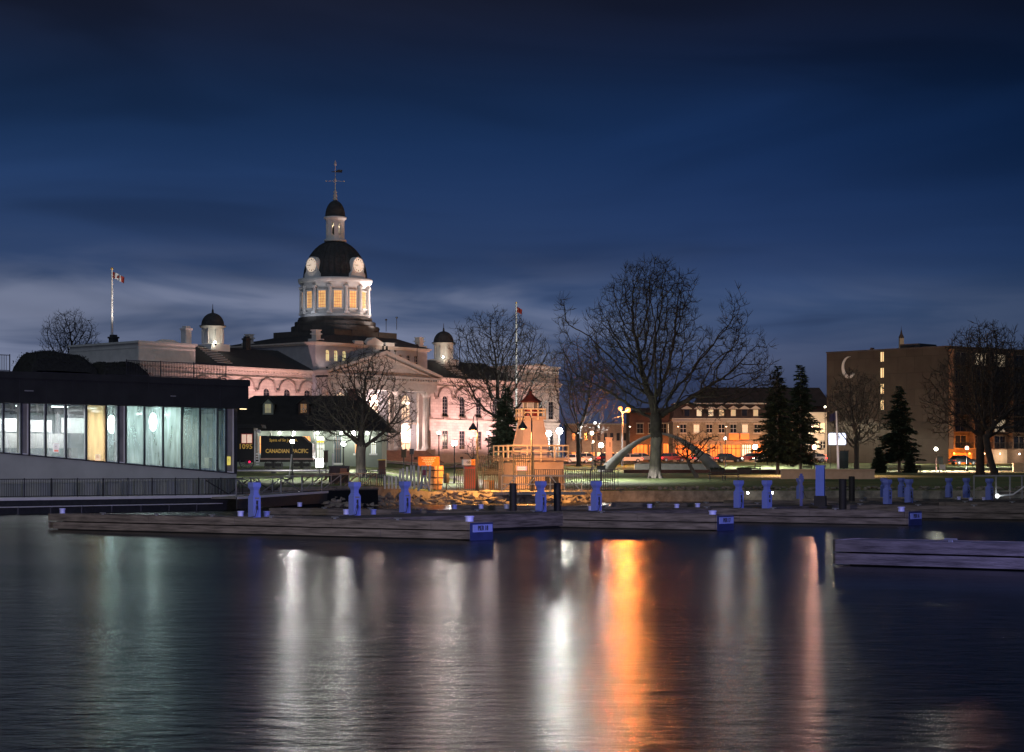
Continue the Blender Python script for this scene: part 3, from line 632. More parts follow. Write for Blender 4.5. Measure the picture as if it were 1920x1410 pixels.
g.build('wall', 'lime', hallc)
g = MB()                                     # interior dark filler so windows are not see-through
g.box(-47, 47, YF+1.2, YF+1.3, GB, 18); g.build('inner_partition', 'black', hallc)
for sgn in (-1, 1):
    for x in wx:
        if x > 37: continue
        up.put(hallc, (sgn*x, YF+.12, 12.0)); lo.put(hallc, (sgn*x, YF+.12, 6.4))
    for d in (-3, 0, 3): lo.put(hallc, (sgn*(42.6+d), YF-.58, 6.4)); lo.put(hallc, (sgn*(42.6+d), YF-.58, 12.0))
# blind arches over the upper windows, string course, plinth
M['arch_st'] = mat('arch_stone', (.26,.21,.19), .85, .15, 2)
for sgn in (-1, 1):
    for x in wx:
        if x > 37: continue
        cx = sgn*x; g = MB(); rr_, ww, yy = 1.62, .20, .22; n = 14
        for i in range(n):
            a, c = math.pi*i/n, math.pi*(i+1)/n; r1 = rr_+ww
            g.frustum([(cx+rr_*math.cos(a),YF-yy,15.1+rr_*math.sin(a)),(cx+r1*math.cos(a),YF-yy,15.1+r1*math.sin(a)),(cx+r1*math.cos(a),YF-.002,15.1+r1*math.sin(a)),(cx+rr_*math.cos(a),YF-.002,15.1+rr_*math.sin(a))],
                      [(cx+rr_*math.cos(c),YF-yy,15.1+rr_*math.sin(c)),(cx+r1*math.cos(c),YF-yy,15.1+r1*math.sin(c)),(cx+r1*math.cos(c),YF-.002,15.1+r1*math.sin(c)),(cx+rr_*math.cos(c),YF-.002,15.1+rr_*math.sin(c))])
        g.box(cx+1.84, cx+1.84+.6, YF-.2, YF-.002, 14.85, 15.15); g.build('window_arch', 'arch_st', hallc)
        g = MB(); g.box(cx-.85, cx+.85, YF-.45, YF-.23, 11.5, 11.76); g.build('flower_box', 'arch_st', hallc)
for a, b_, yy in ((-37.3,-12.9,YF),(12.9,37.3,YF),(-48.0,-37.2,YF-.7),(37.2,48.0,YF-.7)):
    g = MB(); g.box(a, b_, yy-.16, yy-.002, 11.05, 11.4); g.build('string_course', 'lime_trim', hallc)
    g = MB(); g.box(a, b_, yy-.22, yy-.002, GB, 5.6); g.build('plinth', 'lime_trim', hallc)
    g = MB(); g.box(a, b_, yy-.12, yy-.002, 16.9, 17.1); g.build('frieze_band', 'lime_trim', hallc)
for a, b_, yy in ((-37.2,-12.9,YF),(12.9,37.2,YF),(-48.2,-37.2,YF-.7),(37.2,48.2,YF-.7)):
    g = MB(); g.box(a, b_, yy-.30, yy+.5, 18.0, 18.25); g.box(a, b_, yy-.55, yy+.5, 18.25, 18.5)
    x = a+.2
    while x < b_-.2: g.box(x, x+.26, yy-.26, yy-.02, 17.75, 18.01); x += .55
    if abs(a) > 40 or abs(b_) > 40:
        xe = math.copysign(47.9, a); g.box(xe-.4, xe+.4, yy+.5, 8.3, 18.02, 18.52)
    g.build('cornice', 'lime_trim', hallc)
# pavilion parapets
for sgn in (-1, 1):
    g = MB(); a, b_ = sorted((37.3*sgn, 47.9*sgn))
    g.box(a, b_, YF-.6, YF-.1, 18.5, 21.2); g.box(a-.25, b_+.25, YF-.85, YF+.1, 21.2, 21.5); g.box(a, b_, YF-.68, YF-.6, 20.5, 20.7); g.box(a+3, b_-3, YF-.66, YF-.6, 19.0, 19.6)
    g.box(47.4*sgn-.25, 47.4*sgn+.25, YF-.1, 8, 18.52, 21.2); g.box(47.4*sgn-.5, 47.4*sgn+.5, YF+.1, 8.2, 21.2, 21.5); g.box(47.4*sgn-.31, 47.4*sgn+.31, YF-.1, 8, 20.5, 20.7)
    g.box(37.55*sgn-.25, 37.55*sgn+.25, YF-.1, 8, 18.52, 21.2); g.box(37.55*sgn-.4, 37.55*sgn+.4, YF+.1, 8.2, 21.2, 21.45)
    g.box(a+.5, b_-.5, 7.5, 8, 18.52, 21.2)
    g.rect(sgn*42.6-2.2, sgn*42.6+2.2, YF-.8, YF-.3, 21.5, 21.9, sgn*42.6-1, sgn*42.6+1, YF-.7, YF-.4)
    g.build('parapet', 'white_stone', hallc)
g = MB()
for sgn in (-1, 1): a, b_ = sorted((37.9*sgn, 47.1*sgn)); g.rect(a, b_, YF, 7.5, 20.0, 21.3, a+2.5, b_-2.5, YF+3, 4.5)
g.build('pavilion_roof', 'slate', hallc)
# wing roofs
g = MB()
for a, b_ in ((-37.3,-9.0),(9.0,37.3)):
    g.add([(a,YF-.5,18.52),(b_,YF-.5,18.52),(b_,0,ZR),(a,0,ZR),(a,8.5,18.52),(b_,8.5,18.52)], [(0,1,2,3),(3,2,5,4),(0,3,4),(1,5,2),(0,4,5,1)])
g.build('roof', 'slate', hallc)
g = MB()                                     # bright metal strips beside the floodlit cupolas
for sgn, x0 in ((-1,-32.2),(1,21.5)):
    for i in range(9): z = 19.0+i*.33; y = YF-.5+(z-18.52)/(ZR-18.52)*(8.0+.5-.0); g.box(x0+i*.22, x0+i*.22+3.0, y-.34, y-.22, z-.02, z+.10)
g.build('snow_guards', 'steelp', hallc)
def chimney(x, y, z0, z1, w_=1.0, m='lime_dark', cap=True):
    g = MB(); g.box(x-w_/2,x+w_/2,y-w_/2,y+w_/2,z0,z1); g.box(x-w_*.62,x+w_*.62,y-w_*.62,y+w_*.62,z1,z1+.25); g.box(x-w_*.4,x+w_*.4,y-w_*.4,y+w_*.4,z1+.25,z1+.55)
    g.build('chimney', m, hallc)
chimney(-19.5, 0, 21, 23.4, .9, 'dome'); chimney(-38.2, -7.6, 21.3, 23.6, 1.1, 'white'); chimney(-46.5, -1, 21, 22.2, 1.0, 'dome')
# end cupolas
for sgn in (-1, 1):
    cx = 26.5*sgn
    g = MB(); g.box(cx-1.9,cx+1.9,-1.9,1.9,19.5,22.3); g.lathe([(1.62,22.2),(1.62,22.5),(1.55,22.55),(1.55,24.6),(1.68,24.7),(1.68,24.85),(1.98,25.0),(2.05,25.2)], 24, cx, 0)
    for k in range(8):
        a = k*math.pi/4+.39; g.box(cx+1.6*math.cos(a)-.14,cx+1.6*math.cos(a)+.14,1.6*math.sin(a)-.14,1.6*math.sin(a)+.14,22.5,24.65)
    g.build('cupola', 'white', hallc)
    g = MB(); pr = [(2.08,25.16),(2.1,25.25)]+[(1.78*math.cos(t), 25.3+1.95*math.sin(t)) for t in [i*math.pi/2/9 for i in range(9)]]+[(.18,27.25),(.14,27.7),(.06,27.9),(.04,28.5),(.001,28.7)]
    g.lathe(pr, 24, cx, 0); g.build('cupola_dome', 'dome', hallc)
for x, y, tgt in ((-28.2,-2.6,(-26.9,0,24.0)), (23.7,-2.6,(26,0,24.0))):
    g = MB(); g.box(x-.15,x+.15,y-.1,y+.1,22.0,22.3); f = g.build('floodlight', 'black', hallc)
    g = MB(); g.sphere((x+.1,y+.2,22.5), .14, 8); g.build('lens', emit('cupola_lens', (1,.93,.72), 60), f)
    o = lamp_light('flood', 'SPOT', f, (x, y-.4, 22.4), (1,.9,.68), 120, None, .1, 100); aim(o, tgt, (x, y-.4, 22.4))
    o = lamp_light('flood', 'SPOT', f, (x, y-.9, 22.6), (1,.9,.68), 90, None, .1, 90); aim(o, (x+.5,y-2.5,18.6), (x, y-.9, 22.6))
# central block
BW = 12.9; YB = -8.8
g = MB(); tri = [-10.2,-8.35,-6.5]; hb = [(x-.42,x+.42,20.2,21.9) for x in tri]+[(-x-.42,-x+.42,20.2,21.9) for x in tri]+[(-1.85-.42,-1.85+.42,20.2,21.9),(0-.42,.42,20.2,21.9),(1.85-.42,1.85+.42,20.2,21.9)]
wallholes(g, -BW, BW, YB, YB+.5, GB, 22.6, hb); g.box(-BW,-BW+.5,YB+.5,BW,18,22.6); g.box(BW-.5,BW,YB+.5,BW,18,22.6); g.box(-BW,BW,BW-.5,BW,18,22.6)
g.box(-BW,-BW+.5,YB+.5,YF,GB,18); g.box(BW-.5,BW,YB+.5,YF,GB,18)
g.build('central_block', mat('central_block_stone', (.32,.33,.36), .8, .1, 1), hallc)
g = MB(); g.box(-BW-.25,BW+.25,YB-.3,BW+.3,22.6,22.85); g.box(-BW-.5,BW+.5,YB-.55,BW+.5,22.85,23.1); g.build('block_cornice', 'lime_trim', hallc)
M['lit_attic'] = emit('lit_attic_window', (1,.86,.42), .9, .6, 1.2)
aw = Win(.8, 1.3, True, (2,3), 'lime_trim', 'lime_trim', 'lit_attic', 'attic_window'); ad = Win(.8, 1.3, True, (2,3), 'lime_trim', 'lime_trim', 'glass_dark', 'attic_window')
for x in tri: aw.put(hallc, (x, YB+.15, 20.2)); ad.put(hallc, (-x, YB+.15, 20.2))
for x in (-1.85,0,1.85): ad.put(hallc, (x, YB+.15, 20.2))
for x, y in ((-11.9,-7.9),(11.9,-7.9),(-11.9,7.9),(11.9,7.9)):
    g = MB(); g.box(x-.9,x+.9,y-.9,y+.9,23.1,23.6); g.box(x-.5,x+.5,y-.5,y+.5,23.6,24.9); g.box(x-.68,x+.68,y-.68,y+.68,24.3,24.5); g.box(x-.62,x+.62,y-.62,y+.62,24.9,25.05); g.build('corner_chimney', 'white_stone', hallc)
g = MB(); g.rect(-BW-.4,BW+.4,YB-.45,BW+.4,23.1,24.6,-7.2,7.2,-7.2,7.2); g.build('hip_roof', 'slate', hallc)
g = MB(); g.poly([(-1.9,23.1),(1.9,23.1),(1.9,23.6),(0,24.4),(-1.9,23.6)], YB-.5, YB+1.5); g.box(-4.6,-2.6,YB-.4,YB+.2,23.1,23.7); g.box(2.6,4.6,YB-.4,YB+.2,23.1,23.7); g.build('small_pediment', 'white_stone', hallc)
g = MB(); g.box(-7.2,7.2,-7.2,7.2,24.4,25.5); g.lathe([(7.3,25.5),(7.3,26.4),(6.7,26.5),(6.7,27.2),(6.1,27.25),(6.1,27.9)], 24, 0, 0, 0, False); g.build('stepped_base', mat('stepped_dark_stone', (.075,.07,.065), .85, .2, 1.5), hallc)
# drum with 13 bays
NB = 13; A_0 = -math.pi/2+R(-12)    # angle of a window bay near the front
g = MB(); g.lathe([(5.75,27.85),(5.75,28.4),(5.35,28.45),(5.35,33.0),(5.75,33.1),(5.75,33.5),(6.0,33.6),(6.15,34.0),(6.15,34.3),(5.3,34.4)], 78)
g.build('drum', 'white', hallc)
g = MB()
for k in range(NB):
    a = A_0+2*math.pi*(k+.5)/NB
    for da in (0,):
        c, s = math.cos(a), math.sin(a); g.tube([(5.62*c,5.62*s,28.4),(5.62*c,5.62*s,33.0)], [.30,.26], 10); 
        ct = Vector((-s,c)); 
        for z0, z1, e in ((28.4,28.75,.42),(32.7,33.05,.38)):
            p = [Vector((5.25*c,5.25*s))-ct*e, Vector((6.0*c,6.0*s))-ct*e, Vector((6.0*c,6.0*s))+ct*e, Vector((5.25*c,5.25*s))+ct*e]; g.ext([tuple(q) for q in p], z0, z1)
g.build('drum_columns', 'white', hallc)
M['lit_drum'] = emit('lit_drum_window', (1,.52,.18), 1.0, .45, 1.3)
dw = Win(1.25, 2.75, False, (4,6), 'white', 'tan', 'lit_drum', 'drum_window')
for k in range(NB):
    a = A_0+2*math.pi*k/NB; dw.put(hallc, (5.40*math.cos(a), 5.40*math.sin(a), 29.35), a+math.pi/2)
# main dome
pr = [(5.25*math.cos(t), 34.3+6.5*math.sin(t)) for t in [i*math.pi/2/18 for i in range(17)]]
g = MB(); g.lathe([(5.3,34.3)]+pr+[(1.5,40.9)], 64); 
for k in range(32):
    a = 2*math.pi*k/32; g.tube([(5.28*math.cos(t)*math.cos(a), 5.28*math.cos(t)*math.sin(a), 34.3+6.54*math.sin(t)) for t in [i*math.pi/2/12 for i in range(11)]], .035, 4, 0, False)
g.build('dome', 'dome', hallc)
# clocks
M['clock'] = emit('clock_face', (1,.80,.62), .5)
for k in range(4):
    a = -math.pi/2+k*math.pi/2; e = bpy.data.objects.new('clock', None); C.objects.link(e); e.parent = hallc; e.rotation_euler = (0,0,a+math.pi/2)
    g = MB(); n = 12; pts = [(-1.7,34.3),(1.7,34.3),(1.7,34.9),(1.32,35.4)]+[(1.32*math.cos(math.pi*i/n), 36.45+1.32*math.sin(math.pi*i/n)) for i in range(0,n+1)]+[(-1.32,35.4),(-1.7,34.9)]
    g.poly(pts, -5.35, -2.6); g.build('housing', 'white', e)
    g = MB(); g.add([(1.18*math.cos(2*math.pi*i/32), -5.42, 36.4+1.18*math.sin(2*math.pi*i/32)) for i in range(32)], [tuple(range(32))]); g.build('face', 'clock', e)
    g = MB(); n = 32
    for i in range(n):
        a0, a1 = 2*math.pi*i/n, 2*math.pi*(i+1)/n; r0, r1 = 1.15, 1.29
        g.frustum([(r0*math.cos(a0),-5.46,36.4+r0*math.sin(a0)),(r1*math.cos(a0),-5.46,36.4+r1*math.sin(a0)),(r1*math.cos(a0),-5.34,36.4+r1*math.sin(a0)),(r0*math.cos(a0),-5.34,36.4+r0*math.sin(a0))],
                  [(r0*math.cos(a1),-5.46,36.4+r0*math.sin(a1)),(r1*math.cos(a1),-5.46,36.4+r1*math.sin(a1)),(r1*math.cos(a1),-5.34,36.4+r1*math.sin(a1)),(r0*math.cos(a1),-5.34,36.4+r0*math.sin(a1))])
    g.build('rim', 'white', e)
    g = MB()
    for i in range(12):
        a_ = 2*math.pi*i/12; g.bar((.78*math.cos(a_),-5.44,36.4+.78*math.sin(a_)),(1.02*math.cos(a_),-5.44,36.4+1.02*math.sin(a_)),.15,.02)
    g.build('numerals', 'brownbox', e)
    g = MB(); g.bar((0,-5.46,36.4),(-.55,-5.46,36.28),.14,.02); g.bar((0,-5.47,36.4),(-.9,-5.47,36.32),.10,.02); g.build('hands', 'black', e)
# lantern
g = MB(); g.lathe([(1.75,40.6),(1.85,40.7),(1.85,40.95),(1.5,41.0)], 24); g.lathe([(1.5,44.1),(1.55,44.2),(1.85,44.4),(1.9,44.7),(1.6,44.75)], 24)
for k in range(8):
    a = k*math.pi/4+math.pi/8-.25; c, s = math.cos(a), math.sin(a); ct = Vector((-s,c)); p0 = Vector((1.15*c,1.15*s)); p1 = Vector((1.5*c,1.5*s)); g.ext([tuple(p0-ct*.3),tuple(p1-ct*.36),tuple(p1+ct*.36),tuple(p0+ct*.3)], 40.95, 44.2)
g.lathe([(1.42,40.95),(1.42,41.6)], 24); g.lathe([(1.42,43.7),(1.42,44.2)], 24)
g.build('lantern', 'white', hallc)
g = MB(); g.lathe([(.3,41),(.3,42),(.5,42.0),(.55,42.6),(.2,43.2),(.05,43.6)], 12); g.build('bell', 'dome', hallc)
lamp_light('lantern_lamp', 'POINT', hallc, (0,0,43.7), (1,.8,.5), 160, None, .2)
g = MB(); g.lathe([(1.75,44.7)]+[(1.66*math.cos(t), 44.8+2.7*math.sin(t)) for t in [i*math.pi/2/10 for i in range(10)]]+[(.3,47.55),(.001,47.6)], 24); g.build('lantern_dome', 'dome', hallc)
g = MB(); g.lathe([(.34,47.5),(.42,47.8),(.28,48.0),(.40,48.3),(.2,48.6),(.34,48.9),(.12,49.2),(.09,49.6),(.07,50.6),(.28,50.9),(.06,51.2),(.05,53.2),(.2,53.4),(.2,53.6),(.03,54.1),(.001,54.3)], 10)
rA = -CA+R(8)
for q in (0,1):
    a = rA+q*math.pi/2; g.bar((-1.5*math.cos(a),-1.5*math.sin(a),50.7),(1.5*math.cos(a),1.5*math.sin(a),50.7),.07)
    for e in (-1,1): g.sphere((1.5*e*math.cos(a),1.5*e*math.sin(a),50.7), .13, 6)
g.build('finial', 'steelp', hallc)
g = MB(); c, s = math.cos(-CA), math.sin(-CA)
pts = [(-.6,52.2),(.2,52.15),(1.1,52.1),(1.2,52.55),(.5,52.6),(.1,52.35),(-.6,52.3)]; g.add([(x*c,x*s-.03,z) for x,z in pts]+[(x*c,x*s+.03,z) for x,z in pts], [tuple(range(7)), tuple(range(7,14))[::-1]]+[(i,i+7,(i+1)%7+7,(i+1)%7) for i in range(7)]); g.build('weather_vane', 'dome', hallc)
# portico
PW = 13.1; YP = -11.5; ZP0 = 6.2
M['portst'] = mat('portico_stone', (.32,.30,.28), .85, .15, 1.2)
for x in (-10.9,-4.1,4.1,10.9):
    g = MB(); n = 20; vs = []; fs = []
    prof = [(.80,ZP0),(.80,ZP0+.25),(.68,ZP0+.45)]+[(.60-.09*(i/8)**1.5, ZP0+.5+8.2*i/8) for i in range(9)]+[(.56,14.95),(.75,15.25),(.78,15.5)]
    g.lathe(prof, 24, x, YP+1.1)
    for k in range(12):
        a = 2*math.pi*k/12; g.tube([(x+.61*math.cos(a),YP+1.1+.61*math.sin(a),ZP0+.6),(x+.52*math.cos(a),YP+1.1+.52*math.sin(a),14.8)], [.05,.045], 4, 0, False)
    g.box(x-.85,x+.85,YP+.25,YP+1.95,15.5,15.75); g.box(x-1.1,x+1.1,YP+.1,YP+2.1,GB,ZP0-.2); g.box(x-1.2,x+1.2,YP,YP+2.2,ZP0-.2,ZP0)
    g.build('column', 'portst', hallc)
g = MB(); g.box(-PW+.5,PW-.5,YP+.2,YP+2.0,15.76,17.2); g.box(-PW+.5,-PW+1.9,YP+2,YB,15.76,17.2); g.box(PW-1.9,PW-.5,YP+2,YB,15.76,17.2); g.box(-PW+.3,PW-.3,YP,YB,17.2,17.45)
x = -PW+.4
while x < PW-.6: g.box(x,x+.3,YP-.28,YP+.1,17.45,17.75); x += .62
g.box(-PW,PW,YP-.4,YB,17.75,18.1); g.build('entablature', 'portst', hallc)
g = MB(); g.poly([(-PW+1.0,18.1),(PW-1.0,18.1),(0,21.5)], YP+.25, YB); g.build('tympanum', 'portst', hallc)
g = MB()
for s in (-1,1):
    a = [(s*(PW+.2),18.1),(s*(PW+.2),18.5),(0,22.15),(0,21.6)]; g.poly(a if s < 0 else a[::-1], YP-.45, YB+.3)
    a = [(s*(PW-.9),18.1),(s*(PW-1.9),18.1),(0,20.95),(0,21.35)]; g.poly(a if s < 0 else a[::-1], YP+.05, YP+.3)
g.build('raking_cornice', mat('raking_stone', (.40,.36,.33), .85, .15, 1), hallc)
g = MB(); g.box(-.9,.9,YP-.3,YP+.4,22.0,22.25); g.box(-.55,-.3,YP-.1,YP+.1,22.25,22.9); g.box(.3,.55,YP-.1,YP+.1,22.25,22.9); g.build('apex_ornament', 'dome', hallc)
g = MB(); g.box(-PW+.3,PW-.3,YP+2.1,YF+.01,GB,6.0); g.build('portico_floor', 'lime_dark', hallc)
# steps in front of the portico between the pedestals
g = MB()
for i in range(13): g.box(-9.6,9.6,YP-.38*(13-i),YP+.3,GB,GB+.185*(i+1))
g.build('steps', 'stepred', hallc)
# doors and big windows behind the columns
pwin = Win(1.9, 3.0, True, (3,5), 'lime_trim', 'grey', emit('lit_portico_window', (1,.85,.65), .25, .5, .6), 'arched_window'); pdoor = Win(2.2, 3.6, True, (2,4), 'lime_trim', 'brownbox', 'litdim', 'arched_door')
for x in (-7.5, 0, 7.5): pwin.put(hallc, (x, YB-.10, 11.2)); pdoor.put(hallc, (x, YB-.10, 6.1))
g = MB()
for x in (-10.9,-4.1,4.1,10.9): g.box(x-.6,x+.6,YB-.45,YB-.002,6.0,15.7); g.box(x-.72,x+.72,YB-.55,YB-.002,6.0,6.4)
g.box(-BW,BW,YB-.2,YB-.002,10.4,10.7); g.build('pilasters', 'lime_trim', hallc)
# facade floodlights
pk = (1.0,.57,.54)
for i, (x, y, e, c) in enumerate([(-46,-14,330,(.8,.75,1)),(-40.5,-14,330,(.8,.75,1)),(-34,-13.6,8600,pk),(-28,-13.6,9400,pk),(-22,-13.6,9400,pk),(-17,-12.9,4000,pk),(16.2,-13.6,6600,pk),(20.5,-13.6,6600,pk),(25,-13.6,6600,pk),(29.4,-13.6,6200,pk),(33.8,-13.6,6200,pk),(39,-14.6,1500,pk),(46,-14.6,5200,(1,.85,.75))]):
    g = MB(); g.box(x-.25,x+.25,y-.12,y+.12,4.7,5.05); g.tube([(x,y,4.2),(x,y,4.7)], .04, 6); f = g.build('floodlight', 'black', hallc)
    o = lamp_light('flood', 'SPOT', f, (x, y, 5.15), c, e, None, .25, 104, .9); aim(o, (x, YF, 12.5), (x, y, 5.15))
for x in (-7.5, 0, 7.5):
    g = MB(); g.box(x-.2,x+.2,YP+2.3,YP+2.6,6.0,6.3); f = g.build('floodlight', 'black', hallc)
    lamp_light('flood', 'POINT', f, (x, YP+2.2, 9.0 if x else 14.2), (1,.72,.66), 1900, None, .5)
    g = MB(); g.sphere((x,YP+2.1,13.9), .22, 8); g.build('hanging_lamp', emit('portico_lamp', (1,.9,.75), 20), hallc)
for x in (-8, 8):
    g = MB(); g.box(x-.25,x+.25,-26.1,-25.9,4.4,4.8); f = g.build('floodlight', 'black', hallc); o = lamp_light('flood', 'SPOT', f, (x,-25.7,4.9), (1,.82,.78), 7000, None, .3, 60, .8); aim(o, (x*.6,-11.5,15.5), (x,-25.7,4.9))  # ground spots added in front to brighten pediment and columns
# drum, dome and block floodlights on the roofs
for loc, tgt, e, c, sp_ in [((7.6,-6.8,28.4),(4.4,-3.8,31.2),5600,(1,.82,.76),96), ((9.8,-2.2,28.4),(5.4,-1.6,31.2),5600,(1,.86,.80),96), ((1.5,-8.6,26.0),(1.5,-5.2,31),700,(1,.84,.78),120),
                     ((-9.2,-1,27.2),(-5.3,-.5,31.5),260,(.85,.88,1),110), ((-4.8,-8.8,25.5),(-2.8,-4.6,32),240,(.95,.90,1),110),
                     ((-12,-10.5,19.2),(-11,-8,22),110,(1,.7,.62),130), ((2.0,-11.9,22.4),(3.2,-8.8,22.8),240,(1,.85,.72),130), ((6,-13,23.5),(2,-6,26),150,(1,.80,.70),110)]:
    g = MB(); x, y, z = loc; g.box(x-.15,x+.15,y-.1,y+.1,z-.35,z-.1); g.tube([(x,y,z-2.2),(x,y,z-.3)], .05, 6); f = g.build('floodlight', 'black', hallc); o = lamp_light('flood', 'SPOT', f, loc, c, e, None, .12, sp_, .8); aim(o, tgt, loc)
for a in (-math.pi/2, math.pi):      # small lights washing the two visible clock housings
    x, y = 8.0*math.cos(a), 8.0*math.sin(a); o = lamp_light('flood', 'SPOT', f, (x, y, 34.0), (1,.85,.75), 55, None, .1, 60); aim(o, (5.2*math.cos(a),5.2*math.sin(a),36.2), (x, y, 34.0))
# ---------------- flagpoles with flags
def flag_obj(parent, zt, w_, h_, rz, drop=.35, m=('red','white','red')):
    g = MB(); nx, nz_ = 24, 10; r_ = 0
    vs = []; fs = []; mi = []
    for i in range(nx+1):
        for j in range(nz_+1):
            x = w_*i/nx; z = zt-h_*j/nz_-drop*(i/nx)**1.3*w_*.5; y = .13*math.sin(i*.62+j*.15)*(i/nx)**.6; vs.append((x, y, z))
    for i in range(nx):
        for j in range(nz_): fs.append((i*(nz_+1)+j, i*(nz_+1)+j+1, (i+1)*(nz_+1)+j+1, (i+1)*(nz_+1)+j)); mi.append(0 if i < nx/4 or i >= nx*3/4 else 1)
    g.add(vs, fs, 0, True); g.m = mi; f = g.build('flag', [m[0], m[1]], parent); f.rotation_euler = (0,0,rz)
    leaf = [(0,-.30),(.03,-.16),(.20,-.18),(.16,-.12),(.32,.03),(.27,.07),(.30,.18),(.20,.16),(.17,.21),(.08,.10),(.11,.30),(.05,.27),(0,.38)]
    leaf = leaf+[(-x,z) for x,z in leaf[::-1][1:-1]]
    g = MB(); sc = h_*.9; cx = w_*.5; cz = zt-h_*.5-drop*.5**1.3*w_*.5; k = len(leaf)
    yy = .13*math.sin(12*.62+.7)*.5**.6
    g.add([(cx+x*sc, yy-.06, cz+z*sc) for x,z in leaf]+[(cx+x*sc, yy+.06, cz+z*sc) for x,z in leaf], [tuple(range(k)), tuple(range(k,2*k))[::-1]]); l_ = g.build('leaf_emblem', m[0], f)
    return f
D = 298; t = thing('flagpole', 'tall flagpole with a red and white flag above the left parapet', 'flagpole', (X(210,D), D, 20.5), 0)
g = MB(); h = Z(505,D)-20.5; g.tube([(0,0,0),(0,0,h)], [.2,.13], 10); g.build('pole', 'white', t); g = MB(); g.sphere((0,0,h+.1), .2, 8); g.build('finial', 'gold', t)
flag_obj(t, h-.35, 1.95, .95, R(-12), .9)
LAST = lamp_light('flag_fill', 'SPOT', t, (4,-5,2.6), (1,.88,.8), 3200, None, .1, 80); aim(LAST, (.6,0,h*.85), (4,-5,2.6))  # spot without a fixture, added to brighten pole and flag
D = 262; t = thing('flagpole', 'thin flagpole with a small red flag in front of the bare trees', 'flagpole', (X(968,D), D, gz(X(968,D),D)), 0)
h = Z(569,D)-gz(X(968,D),D); g = MB(); g.tube([(0,0,0),(0,0,h)], [.16,.11], 8); g.build('pole', 'white', t); g = MB(); g.sphere((0,0,h+.08), .13, 8); g.build('finial', 'gold', t)
flag_obj(t, h-.4, .8, .7, R(-20), 1.1, ('red','red','red')); LAST = lamp_light('flag_fill', 'SPOT', t, (2,-5,h*.25), (1,.9,.85), 1500, None, .1, 60); aim(LAST, (0,0,h*.85), (2,-5,h*.25))  # last spot is added so the thin pole stands out, no fixture
# ================================================================ RAILWAY STATION AND LOCOMOTIVE
DS = 236.0; t = thing('station_house', 'old station with a dark hipped roof, dormers and glowing arched openings', 'building', (X(600,DS), DS, 3.0), 0)
def sx(px): return (px-600)*DS/F
def sz(py): return Z(py,DS)-3.0
g = MB(); x0, x1 = sx(380), sx(716)
hol = []
ops = [(492,16,'a'),(530,12,'w'),(573,19,'a'),(601,15,'d'),(633,15,'g'),(672,14,'a'),(700,10,'w'),(450,16,'a')]
for px, wpx, k in ops:
    hol.append((sx(px-wpx/2), sx(px+wpx/2), sz(868) if k in 'dg' else sz(850), sz(818)))
wallholes(g, x0, x1, 0, .35, 0, sz(806), hol); g.box(x0,x1,8.6,9,0,sz(806)); g.box(x1-.35,x1,.35,8.6,0,sz(806)); g.box(x0,x0+.35,.35,8.6,0,sz(806)); g.build('wall', 'green_wall', t)
M['lit_or'] = emit('lit_orange_window', (1,.42,.13), 1.0, .4, .9); M['lit_wh'] = emit('lit_pale_window', (.9,.95,.82), .9, .5, .8); M['glass_grey'] = mat('grey_glass', (.12,.15,.16), .2, .2, 1)
for px, wpx, k in ops:
    w_ = (wpx)*DS/F; h_ = sz(818)-(sz(868) if k in 'dg' else sz(850))
    wn = Win(w_-.1, h_-w_/2*.55, True, (3,2), 'white', 'stepred', {'a':'lit_or','w':'lit_wh','d':'lit_wh','g':'glass_grey'}[k], 'arched_window' if k in 'aw' else 'arched_door')
    wn.put(t, (sx(px), .2, sz(868) if k in 'dg' else sz(850)))
g = MB(); g.box(sx(594),sx(608),-.1,-.02,sz(826)-.25,sz(826)); g.build('sign_board', 'yellow', t)
e = 1.9; z0 = sz(806); z1 = sz(739)
xa, xb = sx(365), sx(735)
g = MB(); ra, rb = xa+6.5, sx(668)
g.add([(xa,-e,z0),(xb,-e,z0),(xb,9+e,z0),(xa,9+e,z0),(ra,4.5,z1),(rb,4.5,z1),(xa,-e,z0-.15),(xb,-e,z0-.15),(xb,9+e,z0-.15),(xa,9+e,z0-.15)],
      [(0,1,5,4),(1,2,5),(2,3,4,5),(3,0,4),(6,9,8,7),(0,6,7,1),(1,7,8,2),(2,8,9,3),(3,9,6,0)]); g.build('roof', mat('station_roof', (.022,.020,.020), .85, .3, 1.2, .3), t)
g = MB(); g.box(sx(647),sx(665),3.6,5.2,z1-1.2,sz(728)); g.box(sx(645),sx(667),3.45,5.35,sz(730),sz(727)); g.build('chimney', 'brick', t)
